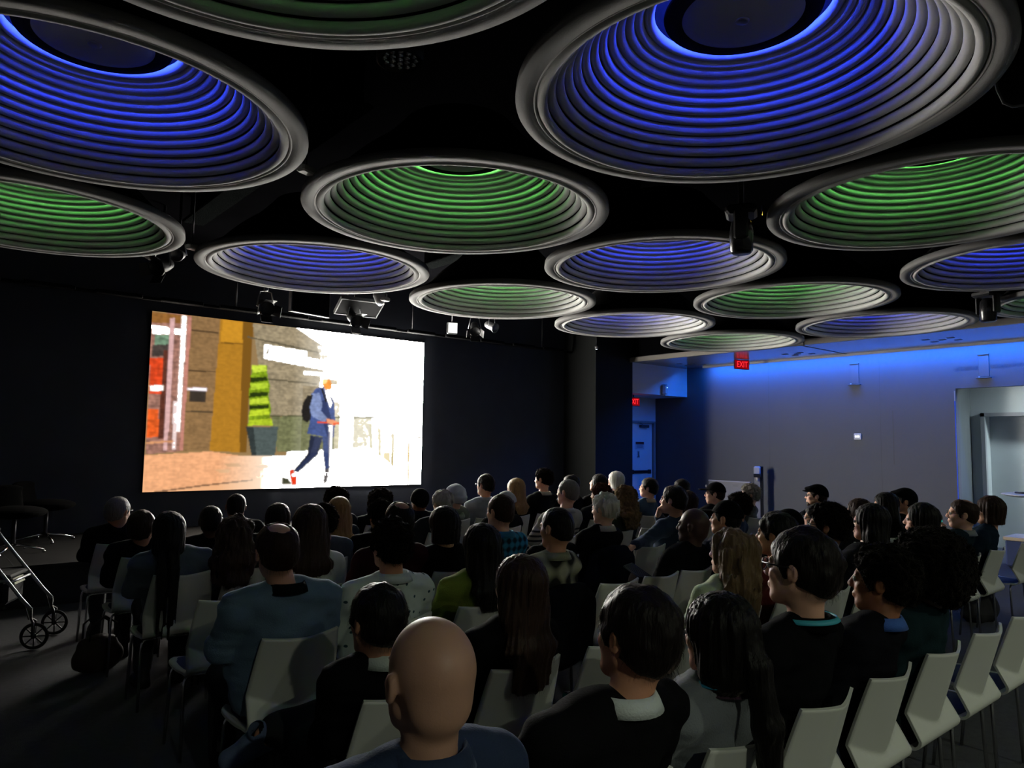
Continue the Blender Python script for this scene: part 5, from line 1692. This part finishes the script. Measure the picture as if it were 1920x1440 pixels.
MB().lathe([(0, 0), (.009, 0), (0, .004)], 10, (.02, -.101, .07), rot=Matrix.Rotation(R(90), 3, 'X')).build('indicator', emitter('indicator_blue', (.6, .75, 1.0), 6.0), dv)
wb = thing('notice_board', 'pale notice board on an easel against the right wall', 'board', (13.22, 8.75, 0), R(2))
MB().box((0, 0, .58), (.02, .95, .66), Matrix.Rotation(R(6), 3, 'Y'), .004).build('panel', mat('board_white', (.22, .22, .24), .5), wb)
MB().box((.035, 0, .905), (.03, .97, .02)).build('top_rail', mat('board_rail', (.4, .42, .55), .4), wb)
for k in range(2):
    for l in range(4):
        MB().box((.012 + .02 - .045 * .1 - .012, .20 - .36 * k, .84 - .022 * l), (.003, .15 - .03 * (l % 2), .007)).build('print_line', mat('board_print', (.16, .16, .18), .6), wb)
for s in (-1, 1):
    MB().tube([(.05, s * .36, .9), (.09, s * .40, 0)], .014, 8).build('leg', M_GREYMETAL, wb)
MB().tube([(.05, 0, .88), (.14, 0, 0)], .012, 8).build('leg', M_GREYMETAL, wb)
sn = thing('sanitizer_stand', 'slim dispenser stand with dark frame beside the notice board', 'stand', (13.12, 7.98, 0), R(-60))
MB().box((.05, .03, .62), (.07, .05, 1.24), bev=.008).build('post', M_DARKMETAL, sn)
MB().box((-.03, .02, .55), (.11, .03, 1.10), bev=.006).build('front_panel', mat('stand_silver', (.38, .38, .40), .4, .4), sn)
MB().box((-.03, -.01, 1.16), (.13, .10, .16), bev=.02).build('dispenser', mat('dispenser_white', (.45, .46, .52), .4), sn)
MB().box((-.03, -.03, 1.06), (.14, .13, .07), bev=.01).build('drip_tray', M_DARKMETAL, sn)
MB().lathe([(0, 0), (.028, 0), (.028, .08), (0, .09)], 14, (-.03, -.03, .95)).build('bottle', M_PLASTICW, sn)
MB().lathe([(0, 0), (.17, 0), (.17, .012), (0, .02)], 28, (0, .02, 0)).build('base', M_DARKMETAL, sn)
# high table and bench at the right edge
ht = thing('high_table', 'white round high table cut by the right edge', 'table', (11.0, 2.72, 0))
MB().lathe([(0, 1.045), (.38, 1.045), (.46, 1.062), (.47, 1.07), (.46, 1.078), (0, 1.078)], 40).build('top', mat('table_white', (.42, .40, .36), .4), ht)
MB().tube([(0, 0, .02), (0, 0, 1.05)], .035, 14).build('column', M_GREYMETAL, ht)
MB().lathe([(0, 0), (.28, 0), (.28, .012), (.05, .03), (0, .03)], 32).build('base', M_GREYMETAL, ht)
pn = thing('marker', 'small dark marker lying on the white high table', 'marker', (10.93, 2.98, 1.079 + .012), R(70))
MB().tube([(-.07, 0, 0), (.05, 0, 0)], .012, 10).build('barrel', M_DARKMETAL, pn)
MB().tube([(.05, 0, 0), (.075, 0, 0)], .010, 10).build('cap', M_PLASTICW, pn)
bn = thing('bench', 'blue upholstered bench with pale wooden edge behind the right row', 'bench', (12.2, 2.0, 0))
MB().box((0, .3, .20), (.55, 2.3, .36), bev=.02).build('base', mat('bench_blue', (.035, .05, .13), .9, bump=.2), bn)
MB().box((-.01, .3, .40), (.58, 2.34, .05), bev=.008).build('wooden_edge', mat('pale_wood', (.50, .40, .28), .5, var=.2, vscale=3, stretch=(8, 1, 8)), bn)
lt = thing('side_table', 'low pale oval table in front of the blue bench', 'table', (9.3, 2.28, 0))
MB().lathe([(0, .42), (.26, .42), (.30, .432), (.30, .442), (0, .446)], 32).build('top', mat('table_white'), lt)
MB().tube([(0, 0, 0), (0, 0, .43)], .03, 12).build('column', M_GREYMETAL, lt)
MB().lathe([(0, 0), (.2, 0), (.2, .012), (0, .02)], 28).build('base', M_GREYMETAL, lt)
# small vents and speakers set into the soffit
for k, (x, y) in enumerate(((12.41, 6.98), (12.68, 6.93), (12.38, 6.67), (12.67, 6.60), (12.53, 6.80), (12.24, 4.51), (12.58, 4.50), (12.26, 4.16), (12.58, 4.16), (12.42, 4.33), (12.40, 9.35), (12.77, 9.41), (12.62, 9.2), (12.81, 9.06))):
    t = tag(MB().box((0, 0, -.002), (.10, .10, .006), bev=.002).build('soffit_vent', mat('vent_dark', (.03, .035, .06), .6), None, (x, y, SOFFIT_Z)),
            'small dark square vent in the soffit, %s cluster, %s' % ('middle' if k < 5 else 'right' if k < 10 else 'left', ['far room side', 'far wall side', 'near room side', 'near wall side', 'centre'][k % 5]), 'vent', 'square soffit vents')

# ------------------------------------------------------------------ stage rig: pipe, lights, speakers
rig = thing('lighting_pipe', 'long black lighting pipe with cable covers above the screen', 'pipe', (0, 10.55, 3.50))
MB().tube([(-3.5, 0, 0), (10.4, 0, 0)], .024, 10).build('pipe', mat('pipe_black', (.006, .006, .007), .8, spec=.1), rig)
for k in range(17):
    x = -2.6 + .78 * k
    MB().box((x, -.02, .01), (.56, .07, .055), bev=.01).build('cable_cover', mat('cover_grey', (.006, .006, .007), .8, spec=.1), rig)
for k in range(5):
    MB().tube([(-2.4 + 3 * k, 0, 0), (-2.4 + 3 * k, 0, CEIL_Z - 3.512)], .012, 8).build('drop_rod', M_DARKMETAL, rig)

def spot(name_label, x, y, z, aim, size=.10, body=M_DARKMETAL, doors=True, face=None):
    t = thing('spotlight', name_label, 'spotlight', (x, y, z), 0, 'stage spotlights')
    d = (Vector(aim) - Vector((x, y, z))).normalized()
    Q = d.to_track_quat('Z', 'Y').to_matrix()
    MB().lathe([(0, -size * 1.6), (size * .6, -size * 1.5), (size * .75, -size * .8), (size * .8, size * .5), (size, size * .8), (size, size), (size * .9, size), (size * .88, size * .8), (0, size * .75)], 20, rot=Q).build('body', body, t)
    MB().tube([Q @ Vector((size * 1.05, 0, 0)), Q @ Vector((size * 1.2, 0, 0)), Vector((0, 0, size * 2.0)) + Q @ Vector((size * 1.1, 0, 0)) * .7, Vector((0, 0, size * 2.2)),
               Vector((0, 0, size * 2.0)) - Q @ Vector((size * 1.1, 0, 0)) * .7, Q @ Vector((-size * 1.2, 0, 0)), Q @ Vector((-size * 1.05, 0, 0))], .008, 6).build('yoke', M_GREYMETAL, t)
    MB().tube([(0, 0, size * 2.1), (0, 0, CEIL_Z - z)], .014, 8).build('hanger', M_DARKMETAL, t)
    MB().box((0, 0, size * 2.4), (.05, .06, .06), bev=.01).build('clamp', M_GREYMETAL, t)
    if doors:
        for a in (0, 90, 180, 270):
            r_ = Q @ Matrix.Rotation(R(a), 3, 'Z')
            MB().box(r_ @ Vector((size * 1.25, 0, size * 1.35)), (size * .05, size * 1.5, size * 1.1), r_ @ Matrix.Rotation(R(35), 3, 'Y')).build('barn_door', M_DARKMETAL, t)
    if face:
        MB().lathe([(0, size * .9), (size * .86, size * .9)], 20, rot=Q).build('lens', face, t)
    return t
spot('black stage spotlight at the far left of the rig above the screen', 3.63, 9.5, 3.40, (3.6, 7.5, 2.4))
spot('black stage spotlight with open barn doors in front of the tilted panel', 4.95, 9.5, 3.40, (5.0, 7.4, 2.2))
spot('black stage spotlight beside the bright square light', 7.14, 9.5, 3.50, (6.4, 8.3, 2.2), .09)
spot('silver stage spotlight right of the bright square light', 7.50, 9.5, 3.58, (7.9, 8.0, 2.9), .085, M_GREYMETAL, False)
spot('dark spotlight hanging in the left corner over the stage', 2.2, 9.0, 3.62, (1.2, 8.2, 3.0), .10)
spot('small spotlight hanging left above the stage edge', 2.22, 8.4, 3.64, (1.6, 7.4, 3.3), .07, M_GREYMETAL, False)
lp = thing('panel_light', 'bright square work light on the stage rig', 'spotlight', (6.69, 9.5, 3.46), R(-22))
MB().box((0, 0, 0), (.17, .06, .19), bev=.01).build('housing', M_DARKMETAL, lp)
MB().box((0, -.032, 0), (.145, .004, .165)).build('lens', emitter('panel_light_glow', (1.0, 1.0, .96), 1.6), lp)
MB().tube([(0, 0, .09), (0, 0, CEIL_Z - 3.46)], .012, 8).build('hanger', M_DARKMETAL, lp)
M_SPK = mat('speaker_dark', (.004, .004, .005), .9, spec=.1)
M_SPKE = mat('speaker_edge', (.14, .145, .15), .6)
for k, (x, z, tilt, yaw, lab) in enumerate(((4.26, 3.56, 0, 12, 'flat black hanging panel with pale edge over the screen'), (5.02, 3.58, 62, -8, 'tilted flat black panel with pale edge over the screen'))):
    t = thing('hanging_panel', lab, 'panel', (x, 9.5, z), R(yaw))
    Rm = Matrix.Rotation(R(tilt), 3, 'X')
    MB().box((0, 0, 0), (.62, .05, .34), Rm).build('panel', M_SPK, t)
    for c, d in (((0, 0, -.178), (.64, .06, .016)), ((0, 0, .178), (.64, .06, .016)), ((.318, 0, 0), (.016, .06, .372)), ((-.318, 0, 0), (.016, .06, .372))):
        MB().box(Rm @ Vector(c), d, Rm).build('edge', M_SPKE, t)
    for s in (-1, 1):
        MB().tube([Rm @ Vector((s * .22, 0, .17)), (s * .22, 0, CEIL_Z - z)], .006, 6).build('cable', M_DARKMETAL, t)
dc = thing('dome_camera', 'small dome camera with shiny base under the blue dome', 'camera', (5.08, 9.0, 3.62))
MB().lathe([(0, -.07), (.05, -.055), (.075, -.015), (.08, .01), (.10, .05), (.10, .09), (0, .09)], 24).build('housing', mat('camera_white', (.40, .41, .43), .3), dc)
MB().lathe([(0, -.085), (.022, -.078), (.036, -.06)], 16).build('lens', M_GLOWW, dc)
MB().tube([(0, 0, .09), (0, 0, CEIL_Z - 3.6)], .014, 8).build('stem', M_DARKMETAL, dc)
tl = thing('marker_lamp', 'tiny lamp at the right end of the lighting pipe', 'light', (10.36, 9.8, 3.52))
MB().lathe([(0, -.03), (.03, -.02), (.035, .03), (0, .05)], 14).build('body', M_GREYMETAL, tl)
MB().lathe([(0, -.034), (.02, -.031)], 12).build('lens', M_GLOWW, tl)
MB().tube([(0, 0, .04), (0, 0, CEIL_Z - 3.52)], .008, 6).build('stem', M_DARKMETAL, tl)
# moving heads hanging between domes
for k, (x, y, lab) in enumerate(((4.63, 2.93, 'black moving head light hanging between the domes'), (9.09, 2.70, 'black moving head light by the soffit at the right'))):
    t = thing('moving_head', lab, 'spotlight', (x, y, 3.18), R(30 + 40 * k), 'moving head lights')
    MB().box((0, 0, .16), (.24, .22, .07), bev=.02).build('base', M_DARKMETAL, t)
    for s in (-1, 1):
        MB().box((s * .10, 0, .05), (.035, .10, .22), bev=.012).build('arm', M_DARKMETAL, t)
    MB().lathe([(0, -.15), (.065, -.15), (.08, -.13), (.085, .0), (.075, .08), (.05, .11), (0, .115)], 24).build('head', mat('gloss_black', (.012, .012, .014), .22, spec=.6), t)
    MB().box((.09, -.145, .165), (.025, .004, .02)).build('status_light', emitter('status_yellow', (1, .7, .1), 2.0), t)
    MB().box((.0, -.145, .165), (.10, .004, .03)).build('display', mat('display_blue', (.03, .03, .12), .2), t)
    MB().tube([(0, 0, .19), (0, 0, CEIL_Z - 3.18)], .02, 10).build('stem', M_DARKMETAL, t)
pr_ = thing('led_par_light', 'round cluster light with many lenses on the black ceiling', 'spotlight', (1.99, 3.38, 3.72))
MB().lathe([(.115, 0), (.13, 0), (.13, .14), (.115, .14)], 28, closed=True).build('housing', M_DARKMETAL, pr_)
for r_, n in ((0, 1), (.045, 6), (.088, 12)):
    for k in range(n):
        a = 2 * math.pi * k / n
        MB().lathe([(0, -.004), (.014, .0), (.017, .012)], 12, (r_ * math.cos(a), r_ * math.sin(a), .006)).build('lens', mat('lens_chrome', (.55, .56, .6), .12, .9), pr_)
MB().lathe([(0, .03), (.115, .03)], 24).build('reflector', M_DBLK, pr_)
MB().tube([(0, 0, .1), (0, 0, CEIL_Z - 3.72)], .014, 8).build('stem', M_DARKMETAL, pr_)
# detectors and junction boxes between the domes
for k, (x, y, z, lab) in enumerate(((1.86, 4.28, 3.33, 'small white box between the green and blue domes'), (1.89, 6.73, 3.33, 'small white box beside the left green dome'), (4.28, 7.46, 3.30, 'small white box above the pale green dome'))):
    t = thing('ceiling_box', lab, 'box', (x, y, z), R(20), 'small ceiling boxes')
    MB().box((0, 0, 0), (.11, .07, .045), bev=.01).build('case', mat('box_white', (.5, .5, .5), .5), t)
    MB().tube([(0, 0, .02), (0, 0, CEIL_Z - z)], .006, 6).build('cable', M_DARKMETAL, t)
# fireproofed beams under the black ceiling
M_FIRE = mat('sprayed_fireproofing', (.007, .008, .008), 1.0, var=.5, vscale=20, bump=1.0, bscale=70, spec=.0)
for k, (a, b2, lab) in enumerate((((2.38, 8.5), (2.38, 4.6), 'rough sprayed ceiling beam at the left behind the blue dome'), ((5.45, 8.4), (5.45, 4.6), 'rough sprayed ceiling beam behind the middle domes'))):
    t = thing('ceiling_beam', lab, 'beam', (a[0], (a[1] + b2[1]) / 2, 4.08))
    ln = abs(a[1] - b2[1])
    MB().box((0, 0, -.02), (.24, ln, .035), bev=.01).build('flange', M_FIRE, t)
    MB().box((0, 0, .13), (.07, ln, .28)).build('web', M_FIRE, t)
# loose cable loop at the upper right
cb = tag(MB().tube([(4.12, 1.17, 4.34), (4.13, 1.17, 3.6), (4.14, 1.15, 3.44), (4.16, 1.13, 3.37), (4.19, 1.10, 3.35), (4.24, 1.06, 3.36)], .007, 8).build('loose_cable', mat('cable_grey', (.12, .12, .13), .5)), 'loose grey cable hanging from the ceiling near the right edge', 'cable')
print('script time %.1f s' % (time.time() - T0))
